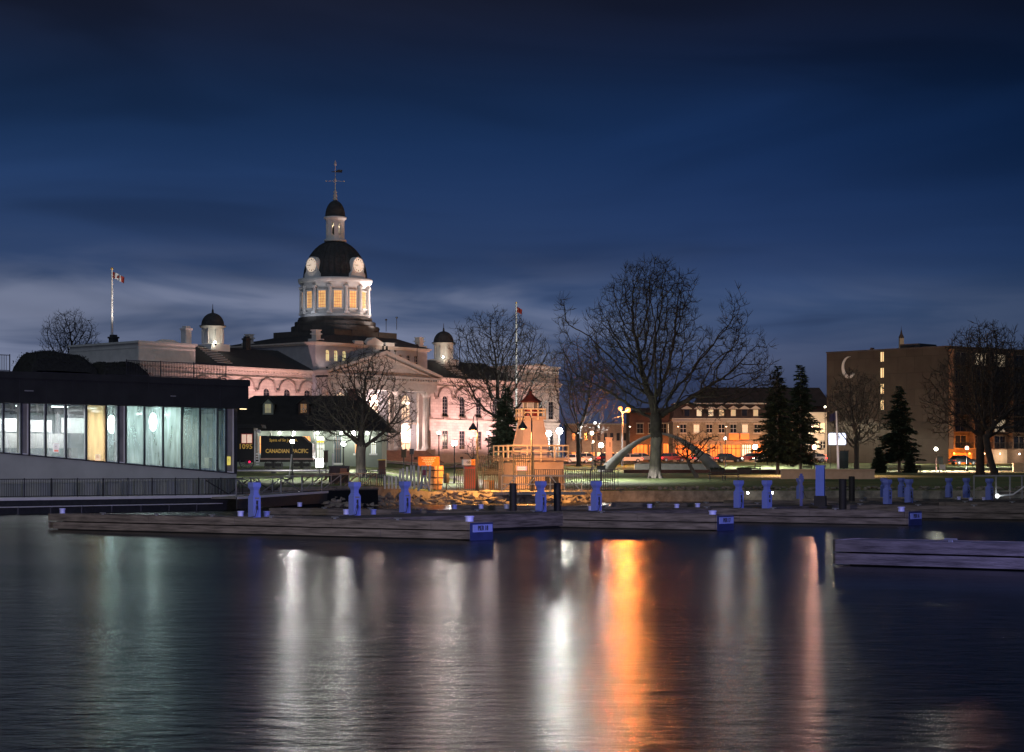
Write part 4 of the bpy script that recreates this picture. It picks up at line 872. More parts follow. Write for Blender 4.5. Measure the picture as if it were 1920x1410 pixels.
for px, lit in ((501,'litdorm'),(568,'litdorm2'),(430,'litdorm2')):
    if 'litdorm' not in M: M['litdorm'] = emit('dormer_glass', (.9,.8,.45), .22, .5, 1); M['litdorm2'] = emit('dim_dormer_glass', (1,.5,.2), .10, .6, 1)
    x = sx(px); za, zb = sz(777), sz(757); yf = -e+(za-z0)/(z1-z0)*(4.5+e)-.1
    g = MB(); g.poly([(x-.62,za),(x+.62,za),(x+.62,zb),(x,zb+.62),(x-.62,zb)], yf, yf+2.6); d = g.build('dormer', 'green_wall' if px == 501 else 'brownbox', t)
    g = MB(); g.box(x-.36,x+.36,yf-.03,yf-.005,za+.2,zb); g.build('pane', lit, d); g = MB(); g.box(x-.03,x+.03,yf-.06,yf-.035,za+.2,zb); g.box(x-.36,x+.36,yf-.06,yf-.035,(za+zb)/2,(za+zb)/2+.06); g.build('glazing_bar', 'white', d)
    g = MB(); g.frustum([(x-.85,yf-.15,zb-.1),(x,yf-.15,zb+.78),(x,yf+2.6,zb+.78),(x-.85,yf+2.6,zb-.1)],[(x-.85,yf-.15,zb+.02),(x,yf-.15,zb+.9),(x,yf+2.6,zb+.9),(x-.85,yf+2.6,zb+.02)])
    g.frustum([(x+.85,yf-.15,zb-.1),(x,yf-.15,zb+.78),(x,yf+2.6,zb+.78),(x+.85,yf+2.6,zb-.1)],[(x+.85,yf-.15,zb+.02),(x,yf-.15,zb+.9),(x,yf+2.6,zb+.9),(x+.85,yf+2.6,zb+.02)]); g.build('gable_roof', 'dome', d)
g = MB()
for px in range(470, 716, 40): g.bar((sx(px),-.02,z0-1.4),(sx(px),-e+.2,z0-.2),.14)
g.build('eave_brackets', 'white', t)
for px, en in ((526,90),(553,70),(597,90),(641,110),(664,110),(690,70),(480,70)):
    g = MB(); g.sphere((sx(px),-1.0,z0-.4), .17 if px != 664 else .24, 8); b_ = g.build('eave_lamp', emit('eave_lamp_%d' % px, (1,.98,.9), 35), t)
    lamp_light('lamp', 'POINT', b_, (sx(px),-1.05,z0-.75), (.97,1,.9), en, None, .15)
# locomotive
DL = 186.0; zr = Z(881,DL); t = thing('steam_locomotive', 'black steam locomotive with tender, gold railway lettering on its side', 'locomotive', (X(480,DL), DL, zr), 0)
def lx(px): return (px-480)*DL/F
def lz(py): return Z(py,DL)-zr
M['locoblack'] = mat('locomotive_black', (.010,.011,.012), .55, .2, 1, spec=.2)
g = MB(); xs0, xs1 = lx(489), lx(586); za = lz(859)
g.add([], []); g.poly([(xs0,za),(xs1,za),(xs1,lz(831)),(lx(579),lz(830)),(lx(572),lz(824)),(lx(566),lz(818)),(xs0,lz(817))], 0, 2.9); g.box(xs0+.05,xs1-.05,-.03,2.93,lz(833),lz(832)); g.build('tender', 'locoblack', t)
g = MB(); g.box(lx(487),lx(588),-.12,3.02,lz(862),lz(859)); g.build('running_board', 'stepred', t)
g = MB(); g.box(lx(444),lx(476),0,2.9,lz(862),lz(802)); g.lathe([(.01,0)],3) if 0 else None
g.poly([(lx(440),lz(802)),(lx(492),lz(802)),(lx(490),lz(796)),(lx(444),lz(795))], -.25, 3.15); g.build('cab', 'locoblack', t)
g = MB(); g.box(lx(452),lx(474),-.05,-.005,lz(832),lz(813)); g.build('cab_window_frame', 'red', t)
g = MB(); g.box(lx(453.5),lx(462),-.09,-.055,lz(830.5),lz(814.5)); g.box(lx(463.5),lx(472.5),-.09,-.055,lz(830.5),lz(814.5)); g.build('cab_window_pane', emit('cab_window', (1,.66,.5), .55, .5, 4), t)
g = MB(); g.tube([(lx(444),1.45,lz(838)),(lx(444)-7.2,1.45,lz(838))], 1.05, 20); g.lathe([(.25,0)],3) if 0 else None; g.tube([(lx(444)-6.4,1.45,lz(838)+.9),(lx(444)-6.4,1.45,lz(838)+1.9)], [.25,.34], 12); g.tube([(lx(444)-3,1.45,lz(838)+.9),(lx(444)-3,1.45,lz(838)+1.5)], [.4,.3], 12); g.build('boiler', 'locoblack', t)
g = MB(); g.box(lx(444)-8,lx(590),.5,2.4,lz(866),lz(861)); g.build('frame', 'locoblack', t)
def wheel(x, y, r, nm='wheel'):
    g = MB(); n = 20
    for i in range(n):
        a0, a1 = 2*math.pi*i/n, 2*math.pi*(i+1)/n
        g.frustum([(x+r*.84*math.cos(a0),y,r+r*.84*math.sin(a0)),(x+r*math.cos(a0),y,r+r*math.sin(a0)),(x+r*math.cos(a0),y+.14,r+r*math.sin(a0)),(x+r*.84*math.cos(a0),y+.14,r+r*.84*math.sin(a0))],
                  [(x+r*.84*math.cos(a1),y,r+r*.84*math.sin(a1)),(x+r*math.cos(a1),y,r+r*math.sin(a1)),(x+r*math.cos(a1),y+.14,r+r*math.sin(a1)),(x+r*.84*math.cos(a1),y+.14,r+r*.84*math.sin(a1))])
    for k in range(8): a = math.pi*k/8; g.bar((x-r*.86*math.cos(a),y+.07,r-r*.86*math.sin(a)),(x+r*.86*math.cos(a),y+.07,r+r*.86*math.sin(a)),.05)
    g.tube([(x,y-.04,r),(x,y+.16,r)], .14, 8); return g.build(nm, 'iron', t)
for px in (503,522,556,575): wheel(lx(px), .15, .42)
for k in range(4): wheel(lx(462)-1.75*k, .12, .72)
g = MB(); g.box(lx(497),lx(528),.0,.1,.32,.62); g.box(lx(550),lx(581),.0,.1,.32,.62); g.box(lx(510),lx(515),-.05,.2,.15,.8); g.box(lx(563),lx(568),-.05,.2,.15,.8); g.build('bogie_frame', 'locoblack', t)
g = MB()
for x in (478,486): g.box(lx(x)-.05,lx(x)+.05,-.08,.0,lz(866),lz(808))
for i in range(5): g.box(lx(480),lx(486),-.1,.0,lz(852+i*5),lz(850+i*5))
g.build('ladder', 'steelp', t)
g = MB(); g.tube([(lx(484),.3,lz(812)),(lx(484),.3,lz(806))], .2, 10); g.build('lamp', 'white', t)
g = MB(); g.sphere((lx(468),-.1,lz(866)), .11, 8); g.build('marker_light', emit('red_marker', (1,.02,.12), 1.2), t)
g = MB(); g.box(lx(530)-.2,lx(530)+.2,-7.1,-6.9,-.5,-.2); f_ = g.build('ground_fill', 'iron', t); LAST = lamp_light('lamp', 'SPOT', f_, (lx(530),-6.8,-.1), (1,.93,.85), 520, None, .1, 130); aim(LAST, (lx(515),0,1.8), (lx(530),-6.8,-.1))  # ground spot added so the gold lettering reads bright
text('1095', .66, t, (lx(460.5), -.03, lz(837.5)), (R(90),0,0), 'gold', .012, sx=1.0)
text('CANADIAN  PACIFIC', .52, t, (lx(538), -.05, lz(846)), (R(90),0,0), 'gold', .012, sx=.82)
text('Spirit of Sir John A.', .36, t, (lx(532), -.05, lz(825.5)), (R(90),0,0), 'gold', .01, sx=.95)
# track bed and platform edge
g = MB(); g.box(lx(385),lx(640),-1.4,4.4,-.45,-.10); tb = tag(g.build('track_bed', 'path', None, None, (X(480,DL),DL,zr)), 'pale gravel track bed under the locomotive', 'track bed')
g = MB(); g.box(lx(385),lx(640),-.0,.1,-.10,.0); g.box(lx(385),lx(640),1.9,2.0,-.10,.0); g.build('rails', 'steel', tb)
# ================================================================ LIGHTHOUSE
DH = 173.0; t = thing('small_lighthouse', 'tan lighthouse with red lantern on a low square base with railing', 'lighthouse', (X(995,DH), DH, .9), R(20))
def hx(px): return (px-995)*DH/F
def hz(py): return Z(py,DH)-.9
c45 = math.cos(R(20)); wb = 2.95
zb = hz(861); 
g = MB(); g.box(-2.2,2.2,-2.2,2.2,-1.0,zb-.12); g.build('base_building', 'tan', t)
g = MB(); g.box(-2.56,2.56,-2.56,2.56,zb-.12,zb+.12); g.box(-2.62,2.62,-2.62,2.62,zb+.02,zb+.1); g.build('gallery_deck', 'tan', t)
g = MB(); g.box(.45,1.75,-2.24,-2.205,.0,1.15); g.build('garage_door', 'black', t); g = MB(); g.box(.33,.45,-2.28,-2.205,0,1.15); g.box(1.75,1.87,-2.28,-2.205,0,1.15); g.box(.33,1.87,-2.28,-2.205,1.15,1.3); g.build('door_frame', 'tan', t)
def sqrail(t, h, z, hh, n, nm='railing', m='cream'):
    g = MB()
    for i in range(n+1):
        for a in (-h, h):
            p = -h+2*h*i/n; g.box(p-.05,p+.05,a-.05,a+.05,z-.3,z+hh); g.box(a-.05,a+.05,p-.05,p+.05,z-.3,z+hh)
    for zz in (hh, hh*.52):
        for a in (-h, h): g.box(-h-.05,h+.05,a-.05,a+.05,z+zz-.05,z+zz+.05); g.box(a-.05,a+.05,-h,h,z+zz-.05,z+zz+.05)
    return g.build(nm, m, t)
sqrail(t, 2.52, zb+.12, 1.05, 4)
zt0, zt1 = zb+.12, hz(789)
def oc(r, z, n=4, o=math.pi/4): return [(r*math.cos(o+2*math.pi*k/n), r*math.sin(o+2*math.pi*k/n), z) for k in range(n)]
M['lhw'] = mat('lighthouse_paint', (.55,.42,.34), .65, .1, 1.2)
g = MB(); a = oc(1.9, zt0); b_ = oc(1.15, zt1); g.frustum(a, b_); 
for k in range(4): g.bar(a[k], b_[k], .1)
g.build('tower', 'lhw', t)
g = MB(); g.frustum(oc(1.15, zt1), oc(1.42, zt1+.28)); g.frustum(oc(1.48, zt1+.28), oc(1.48, zt1+.38)); g.build('lantern_gallery', 'lhw', t)
sqrail(t, .98, zt1+.38, .62, 3, 'gallery_railing')
zl = zt1+.38
g = MB(); g.lathe([(.72,zl),(.72,zl+.62)], 8, 0, 0, 0, False); g.build('lantern_base', 'red', t)
g = MB(); g.lathe([(.66,zl+.6),(.66,zl+1.2)], 8, 0, 0, 0, False); g.build('lantern_glass', mat('lantern_glass', (.25,.26,.24), .1, .3, 3, spec=.8), t)
g = MB()
for k in range(8): a = 2*math.pi*k/8; g.tube([(.7*math.cos(a),.7*math.sin(a),zl+.6),(.7*math.cos(a),.7*math.sin(a),zl+1.2)], .04, 4)
g.build('lantern_bars', 'white', t)
g = MB(); g.lathe([(.74,zl+1.18),(.95,zl+1.24),(.93,zl+1.32),(.5,zl+1.62),(.16,zl+1.95),(.13,zl+2.05),(.2,zl+2.12),(.12,zl+2.22),(.001,zl+2.25)], 16, 0,0,0,False); g.build('lantern_roof', mat('dark_red_roof', (.07,.014,.012), .6, .2, 2), t)
LAST = lamp_light('tower_fill', 'SPOT', t, (-8,-11,5.2), (1,.42,.15), 10500, None, .2, 66); aim(LAST, (0,0,2.6), (-8,-11,5.2))  # orange spot added without a fixture, to light tower and base
# ---- orange lit quay objects
# quay under the lighthouse (concrete) and the timber sea wall
g = MB(); g.ext([(-8.5,154),(5.2,161.6),(5.2,176),(-7,174),(-8.5,165)], -1, .93); tag(g.build('quay', 'concrete'), 'low concrete quay carrying the lighthouse and black fences', 'quay')
t = thing('timber_sea_wall', 'long low timber sea wall in front of the lawn', 'sea wall', (X(1062,163), 165.6, 0), R(1.2))
g = MB()
for i, (za, zb2) in enumerate(((-.8,-.25),(-.22,.06),(.09,.36),(.39,.66))):
    x = -1.0
    while x < 62: g.box(x+.005, min(62,x+3.6)-.005, 0, .2, za, zb2); x += 3.6 if i % 2 else 4.2
g.box(-1,62,-.1,1.6,.67,.76); g.build('planks', 'wood', t)
g = MB()
for i in range(16): g.box(i*4-.1,i*4+.1,-.16,-.001,-1,.6)
g.build('fender_posts', 'wood', t)
def rocks(name, pts, seed, label, m='rock', big=.42, tagit=True):
    r = random.Random(seed); g = MB()
    for (x, y, z) in pts:
        s = r.uniform(.4,1)*big; base = [Vector((r.uniform(-1,1),r.uniform(-1,1),r.uniform(-1,1))).normalized() for _ in range(11)]
        import bmesh
        bm = bmesh.new()
        for v_ in base: bm.verts.new((x+v_.x*s*1.3, y+v_.y*s, z+v_.z*s*.72))
        bmesh.ops.convex_hull(bm, input=bm.verts); bm.verts.index_update()
        o = len(g.v); g.v += [tuple(v_.co) for v_ in bm.verts]
        for f in bm.faces: g.f.append([v_.index+o for v_ in f.verts]); g.m.append(0); g.sm.append(False)
        bm.free()
    ob = g.build(name, m); ob['kind'] = 'stuff'; tag(ob, label, 'rocks'); return ob
r_ = random.Random(5)
pts = [(x, shore(x)-1.6+q*2.2+r_.uniform(-.3,.3), -.15+q*.95) for x, q in [(r_.uniform(-13,7), r_.random()) for _ in range(620)]]
rocks('shore_rocks', pts, 7, 'orange lit boulders along the shore below the fences', 'rock', .5)
pts = [(x, 168.8+r_.uniform(-.9,1.2)+ (x*.02), .95+r_.uniform(-.1,.22)) for x in [r_.uniform(7,64) for _ in range(620)]]
rocks('edge_rocks', pts, 8, 'dark rocks and weeds along the lawn edge above the sea wall', 'fabric_black' if 0 else 'rock', .24)
pts = [(x, y, gz(x,y)+.1) for x, y in [(r_.uniform(4,10)+X(1000,0), r_.uniform(163,166)) for _ in range(10)]]
# fences on the quay
DQ = 163.0
def xq(px): return X(px, DQ)
rail('black_fence', 'black picket fence in front of the red machine, at the orange lit quay', 'fence', (xq(857), DQ-1.0, .9), 0, xq(893)-xq(857), Z(880,DQ)-.9, pick=.15, pkw=.03, group='black picket fences by the water')
rail('black_fence', 'black picket fence from the lighthouse base to the lawn edge', 'fence', (xq(1003), DQ+1.6, .9), R(1.5), xq(1161)-xq(1003), Z(880,DQ)-.92, pick=.15, pkw=.03, group='black picket fences by the water')
rail('black_fence', 'lower black picket fence between the two tall gate frames', 'fence', (xq(913), DQ-.3, .9), 0, xq(945)-xq(913), Z(880,DQ)-.9, pick=.15, pkw=.03, group='black picket fences by the water')
rail('black_fence', 'short black fence panel behind the second blue pedestal', 'fence', (X(673,148), 148, 1.28), R(8), 2.0, 1.32, pick=.14, pkw=.028, mid=.75, post=2, group='black picket fences by the water')
for a, b_, top, lb in ((893,942,854,'left tall black security gate with vertical bars on the quay'),(963,1000,853,'right tall black security gate, in front of the lighthouse steps')):
    t = thing('security_gate', lb, 'gate', (xq(a), DQ-.6, .9), 0, 'tall black gates on the quay')
    w_ = xq(b_)-xq(a); h = Z(top,DQ)-.9
    g = MB(); g.box(-.07,.07,-.07,.07,-.6,h+.1); g.box(w_-.07,w_+.07,-.07,.07,-.6,h+.1); g.build('posts', 'iron', t)
    g = MB()
    for zz in (h-.1,h-.28,h*.55,.15,h*.5): g.box(0,w_,-.025,.025,zz-.03,zz+.03)
    g.build('rails', 'iron', t)
    g = MB(); n = int(w_/.15)
    for i in range(1,n): x = w_*i/n; g.box(x-.026,x+.026,-.012,.012,.1,h)
    g.build('pickets', 'iron', t)
g = MB(); g.tube([(0,0,-1.8),(0,0,1.9)], .05, 8); g.box(-.1,.1,-.05,.05,1.9,2.0); tag(g.build('shore_post', 'iron', None, None, (X(906,158),158,.8)), 'single thin black post standing in the rocks before the left gate', 'post')
# pale gangway rail
t = thing('pale_gangway', 'cream painted gangway railing with diagonal braces at the quay edge', 'gangway', (X(941,156), 156, .95), R(2))
def gx(px): return X(px,156)-X(941,156)
h = Z(892,156)-.95; g = MB(); ps = [941,964,1032,1059,1091]
for px in ps: g.box(gx(px)-.04,gx(px)+.04,-.04,.04,-.1,h)
g.box(gx(941),gx(1091),-.04,.04,h-.05,h+.05); g.box(gx(941),gx(1091),-.035,.035,h*.42,h*.42+.07); g.build('rails', 'cream', t)
for pa, pb in (((gx(941),0,.05),(gx(970),0,h)),((gx(990),0,.4),(gx(1004),0,h)),((gx(1032),0,h),(gx(1048),0,.35)),((gx(1062),0,h),(gx(1090),0,.0))): g = MB(); g.bar(pa, pb, .07); g.build('brace', 'cream', t)
g = MB(); g.box(gx(925),gx(1098),-.1,1.8,-.30,-.06); g.build('deck', 'concrete', t)
# red machine with letters
t = thing('red_kiosk', 'red drum-like dispenser with a lettered white and orange top', 'dispenser', (X(882,166), 166, .95), R(8))
k = 166/F
g = MB(); g.box(-12*k,12*k,-.45,.45,.1,44*k); g.box(-11*k,-8*k,-.5,-.451,.1,40*k); g.box(-2*k,0,-.5,-.451,.1,40*k); g.box(8*k,10*k,-.5,-.451,.1,40*k); g.build('body', 'red', t)
g = MB(); g.box(-15*k,0,-.55,.5,46*k,57*k); g.build('head', 'white', t); g = MB(); g.box(0.003,12*k,-.57,.5,46*k,57*k); g.build('head', 'orange', t)
g = MB(); g.box(-9*k,-1*k,-.57,-.551,48.5*k,55*k); g.build('panel', 'white', t); text('GS', .28, t, (-5*k,-.58,51.7*k), (R(90),0,0), 'black', .006); text('72', .28, t, (6*k,-.59,51.7*k), (R(90),0,0), 'brownbox', .006)
t = thing('utility_box', 'small orange and white box behind the quay fence', 'box', (X(917,165), 165, .95), 0)
g = MB(); g.box(-10*k,-.5*k,-.3,.3,0,16*k); g.build('left_panel', 'white', t); g = MB(); g.box(-.4*k,10*k,-.32,.3,0,16.5*k); g.box(-10*k,10*k,-.35,.33,16.5*k,18*k); g.build('cabinet', 'orange', t)
t = thing('violet_sign', 'violet notice board on the black quay fence', 'sign', (X(978.5,162), 162.2, Z(884,162)), 0)
k = 162/F; g = MB(); g.box(-9.5*k,9.5*k,-.03,.03,2*k,10*k); g.build('board', 'purple', t); g = MB(); g.box(-8*k,8*k,-.02,.02,-7*k,1.8*k); g.build('lower_board', 'concrete_d', t)
g = MB()
for i in range(7): g.box((-7.5+i*2.1)*k,(-6.1+i*2.1)*k,-.036,-.031,6.5*k,8.6*k); g.box((-7.5+i*2.1)*k,(-6.1+i*2.1)*k,-.036,-.031,3.4*k,5.4*k)
g.build('writing', 'bluew', t); g = MB(); g.box(-8.5*k,-7.5*k,-.02,.02,-22*k,2*k); g.box(7.5*k,8.5*k,-.02,.02,-22*k,2*k); g.build('posts', 'iron', t)
# timber tub with orange sign
DB = 159.0; t = thing('timber_tub', 'big round timber tub glowing orange beside the leaning slats', 'tub', (X(816,DB), DB, 1.05), 0)
k = DB/F; hb_ = Z(873,DB)-1.05
g = MB(); g.lathe([(13.5*k*.86,0),(13.5*k*.98,hb_*.25),(13.5*k*1.08,hb_*.55),(13.5*k*1.15,hb_*.85),(13.5*k*1.1,hb_),(13.5*k*1.02,hb_),(13.5*k*1.0,hb_-.1)], 28); g.build('staves', 'barrel', t)
g = MB()
for q in (.22,.5,.8): rr_ = 13.5*k*(.99+.14*q); g.lathe([(rr_+.02,hb_*q-.04),(rr_+.035,hb_*q-.04),(rr_+.035,hb_*q+.04),(rr_+.02,hb_*q+.04)], 28)
g.build('hoops', 'brownbox', t)
t = thing('orange_sign', 'orange notice board with centred lines of text above the tub', 'sign', (X(804,158), 158, 1.0), 0)
k = 158/F; zc = Z(865,158)-1.0
g = MB(); g.box(-20*k,20*k,0,.05,zc-9*k,zc+9*k); g.build('board', mat('sign_orange', (.62,.20,.025), .6, .08, 3), t); g = MB(); g.box(-19*k,-17*k,.06,.12,-.1,zc-8*k); g.box(16*k,18*k,.06,.12,-.1,zc-8*k); g.build('posts', 'wood', t)
g = MB(); r_ = random.Random(2)
for i, (a, b_) in enumerate(((-14,13),(-10,10),(-12,11),(-7,7),(-5,5))):
    x = a
    while x < b_: w_ = r_.uniform(2.0,5.0); g.box(x*k,min(b_,x+w_)*k,-.012,-.001,zc+(5.6-3.1*i)*k,zc+(7.2-3.1*i)*k); x += w_+.9
g.build('writing', mat('sign_cream', (.95,.72,.42), .6, .05, 3), t)
# leaning slats
t = thing('slat_fence', 'row of pale upright slats leaning at uneven angles', 'fence', (X(722,146), 146, 1.2), R(9))
k = 146/F
for i in range(13):
    x = i*6.9*k; ln = 24*k if i < 4 else (36+8*min(1,(i-4)/3))*k; a = R((-4,3,-6,2,5,-3,1,3,-2,4,6,2,8)[i]); g = MB()
    g.frustum([(x-.07,0,0),(x+.07,0,0),(x+.07,.04,0),(x-.07,.04,0)], [(x-.075+ln*math.sin(a)*.4,.05,ln),(x+.075+ln*math.sin(a)*.4,.05,ln),(x+.075+ln*math.sin(a)*.4,.09,ln),(x-.075+ln*math.sin(a)*.4,.09,ln)]); g.build('slat', 'lumber', t)
g = MB(); g.box(-.1,11.6*6.9*k,.1,.15,.25,.33); g.build('rail', 'wood', t)
t = thing('sawhorse', 'white folding trestle leaning by the slats with a red strip', 'trestle', (X(795,146), 146, 1.05), R(10))
g = MB(); 
for yy in (-.3,.35): g.bar((-.42,yy,0),(-.02,yy*.3,1.15),.06); g.bar((.42,yy,0),(.02,yy*.3,1.15),.06); g.bar((-.28,yy,.42),(.28,yy,.42),.05)
g.build('frame', 'steelp', t); g = MB(); g.box(-.12,.12,-.2,.2,1.15,1.55); g.build('top_box', 'red', t)
t = thing('dock_box', 'dark bin with hose standing on the orange lit path', 'bin', (X(837,158), 158, 1.0), 0)
g = MB(); g.lathe([(.2,.55),(.24,.8),(.24,1.25),(.18,1.35),(.001,1.36)], 12); g.build('bin', 'black', t); g = MB(); g.tube([(0,0,0),(0,0,.6)], .05, 6); g.tube([(.1,-.2,.5),(.35,-.3,.2),(.8,-.35,.06),(1.4,-.35,.05)], .025, 6); g.build('hose', 'iron', t)
# gooseneck lamps, sodium light
def goose(px, py, ppx, D, dirx, label):
    x0 = X(ppx,D); zb_ = .95; t = thing('gooseneck_lamp', label, 'lamp post', (x0, D, zb_), 0, 'bell shaded lamps on the quay')
    h = Z(py,D)-zb_; dx = X(px,D)-x0
    g = MB(); g.tube([(0,0,0),(0,0,.9),(0,0,1.0),(0,0,h+.35)], [.16,.12,.07,.055], 10); g.build('post', 'iron', t)
    g = MB(); pts = [(0,0,h+.2)]+[(dx*.5*(1-math.cos(a)), 0, h+.2+.75*math.sin(a)) for a in [math.pi*i/10 for i in range(1,10)]]+[(dx,0,h+.25)]; g.tube(pts, .035, 8); g.build('arm', 'iron', t)
    g = MB(); g.lathe([(.36,h-.28),(.33,h-.12),(.2,h+.05),(.1,h+.22),(.05,h+.3),(.001,h+.32)], 16, dx, 0); g.build('shade', 'iron', t)
    g = MB(); g.lathe([(.001,h-.34),(.14,h-.3),(.16,h-.24),(.001,h-.22)], 12, dx, 0); g.build('bulb', emit('sodium_bulb', (1,.52,.12), 12), t)
    o = lamp_light('lamp', 'SPOT', t, (dx,-.0,h-.45), (1,.42,.10), (3300 if ppx == 895 else 7000), (0,0,0), .15, 165, .5); return t
goose(887, 800, 895, 156, -1, 'bell shaded lamp on a tall black post at the left gate')
goose(980, 797, 997, 157, -1, 'bell shaded lamp hanging in front of the lighthouse tower')
# ================================================================ TREES
def colonize(seed, trunk, ells, n_att, step, infl, kill, trop=.12, maxit=150, shell=.45):
    rg = np.random.default_rng(seed); A = []
    wts = np.array([e[3]*e[4]*e[5] for e in ells]); wts = wts/wts.sum()
    for e, w_ in zip(ells, wts):
        m_ = max(8, int(n_att*w_)); d = rg.normal(size=(m_,3)); d /= np.linalg.norm(d,axis=1)[:,None]
        r = rg.random(m_)**shell; A.append(np.array(e[:3])+d*r[:,None]*np.array(e[3:6]))
    A = np.concatenate(A); A = A[A[:,2] > trunk[-1][2]*.6]
    nodes = [np.array(trunk[0], float)]; par = [-1]
    for a, b_ in zip(trunk, trunk[1:]):
        a = np.array(a, float); b_ = np.array(b_, float); k = max(1, int(np.linalg.norm(b_-a)/step))
        for i in range(1, k+1): nodes.append(a+(b_-a)*i/k); par.append(len(nodes)-2)
    ntr = len(nodes)
    NP = np.array(nodes); d = np.linalg.norm(A[:,None]-NP[None], axis=2); near = d.argmin(1); nd_ = d.min(1)
    for it in range(maxit):
        act = np.where(nd_ < infl)[0]
        if len(act) == 0: break
        dirs = A[act]-NP[near[act]]; dirs /= np.linalg.norm(dirs,axis=1)[:,None]+1e-9
        acc = np.zeros_like(NP); np.add.at(acc, near[act], dirs); idx = np.unique(near[act])
        v = acc[idx]; v /= np.linalg.norm(v,axis=1)[:,None]+1e-9; v += rg.normal(size=v.shape)*.16; v[:,2] += trop; v /= np.linalg.norm(v,axis=1)[:,None]
        new = NP[idx]+v*step
        dd = np.linalg.norm(new[:,None]-NP[None],axis=2).min(1) if len(NP) < 6000 else np.full(len(new), 1.)
        ok = dd > step*.25; new = new[ok]; idx = idx[ok]
        if len(new) == 0: break
        base = len(NP); NP = np.vstack([NP,new]); par += list(idx)
        d2 = np.linalg.norm(A[:,None]-new[None],axis=2); m2 = d2.min(1); a2 = d2.argmin(1)+base
        up_ = m2 < nd_; near[up_] = a2[up_]; nd_ = np.minimum(nd_, m2)
        keep = nd_ > kill; A = A[keep]; near = near[keep]; nd_ = nd_[keep]
        if len(A) == 0 or len(NP) > 12000: break
    return NP, np.array(par), ntr
def bare_tree(label, x, y, z, trunk, ells, seed, r0, n_att=1100, step=.5, infl=4.0, kill=1.0, twigs=3, twl=.9, tip=.016, mt='bark', trop=.12, group='bare deciduous trees', expo=2.35, shell=.45, twr=.02):
    NP, par, ntr = colonize(seed, trunk, ells, n_att, step, infl, kill, trop, shell=shell)
    n = len(NP); rr_ = np.zeros(n); kids = np.zeros(n, int)
    for i in range(n-1, 0, -1): kids[par[i]] += 1
    acc = np.zeros(n)
    for i in range(n-1, -1, -1):
        if kids[i] == 0: acc[i] = tip**expo
        rr_[i] = acc[i]**(1/expo)
        if par[i] >= 0: acc[par[i]] += acc[i]
    sc = r0/max(rr_[0], 1e-6); f_ = lambda r: r*(1+(sc-1)*min(1,(r/rr_[0])**.5)) if sc > 1 else r*(sc+(1-sc)*(1-min(1,r/rr_[0]))) 
    rad = [f_(r) for r in rr_]
    t = thing('bare_tree', label, 'tree', (x,y,z), 0, group)
    tr = MB(); cr = MB(); rg = random.Random(seed); tw = MB()
    def seg(g, p, q, ra, rb, k):
        d = q-p; ln = np.linalg.norm(d)
        if ln < 1e-6: return
        d = d/ln; up_ = np.array([0,0,1.]) if abs(d[2]) < .9 else np.array([1.,0,0]); a = np.cross(d, up_); a /= np.linalg.norm(a); c = np.cross(a, d)
        q = q+d*ra*.25; o = len(g.v)
        for P_, r in ((p, ra), (q, rb)):
            for j in range(k):
                th = 2*math.pi*j/k; w_ = P_+(a*math.cos(th)+c*math.sin(th))*r; g.v.append((w_[0],w_[1],w_[2]))
        for j in range(k): g.f.append((o+j,o+(j+1)%k,o+k+(j+1)%k,o+k+j)); g.m.append(0); g.sm.append(True)
    for i in range(1, n):
        p = NP[par[i]]; q = NP[i]; ra = rad[par[i]]; rb = rad[i]
        if ra > rb*2.2 and par[i] >= ntr: ra = rb*1.3
        big = i < ntr
        if big: continue
        seg(tr if big else cr, p, q, ra*(1.0), rb, 10 if ra > .2 else (6 if ra > .06 else 4))
        if not big and rad[i] < .05:
            kk = twigs if kids[i] == 0 else (1 if rg.random() < .75 else 0)
            d = q-p; d = d/(np.linalg.norm(d)+1e-9)
            for _ in range(kk):
                v = d*.7+np.array([rg.uniform(-1,1),rg.uniform(-1,1),rg.uniform(-.35,1.0)]); v /= np.linalg.norm(v); l1 = twl*rg.uniform(.45,1.1)
                m_ = q+v*l1*.5; v2 = v+np.array([rg.uniform(-.5,.5),rg.uniform(-.5,.5),rg.uniform(-.1,.6)]); v2 /= np.linalg.norm(v2); e_ = m_+v2*l1*.5
                seg(tw, q, m_, twr, twr*.8, 3); seg(tw, m_, e_, twr*.8, twr*.35, 3)
                if rg.random() < .7:
                    v3 = v+np.array([rg.uniform(-.9,.9),rg.uniform(-.9,.9),rg.uniform(-.3,.7)]); v3 /= np.linalg.norm(v3); seg(tw, m_, m_+v3*l1*.45, twr*.7, twr*.3, 3)
    k_ = [NP[i] for i in range(ntr)]; tr.tube([tuple(p) for p in k_]+[tuple(k_[-1]+(k_[-1]-k_[-2])*.6)], rad[:ntr]+[rad[ntr-1]*.9], 14)
    # root flare
    for k in range(7):
        a = 2*math.pi*k/7+seed; tr.tube([(r0*1.5*math.cos(a), r0*1.5*math.sin(a), -.25),(r0*.85*math.cos(a),r0*.85*math.sin(a),r0*.5),(r0*.5*math.cos(a),r0*.5*math.sin(a),r0*2.6)], [r0*.28,r0*.36,r0*.22], 6)
    tr.build('trunk', mt, t); cr.build('branches', 'bark_dark', t); tw.build('twigs', 'twig', t); return t
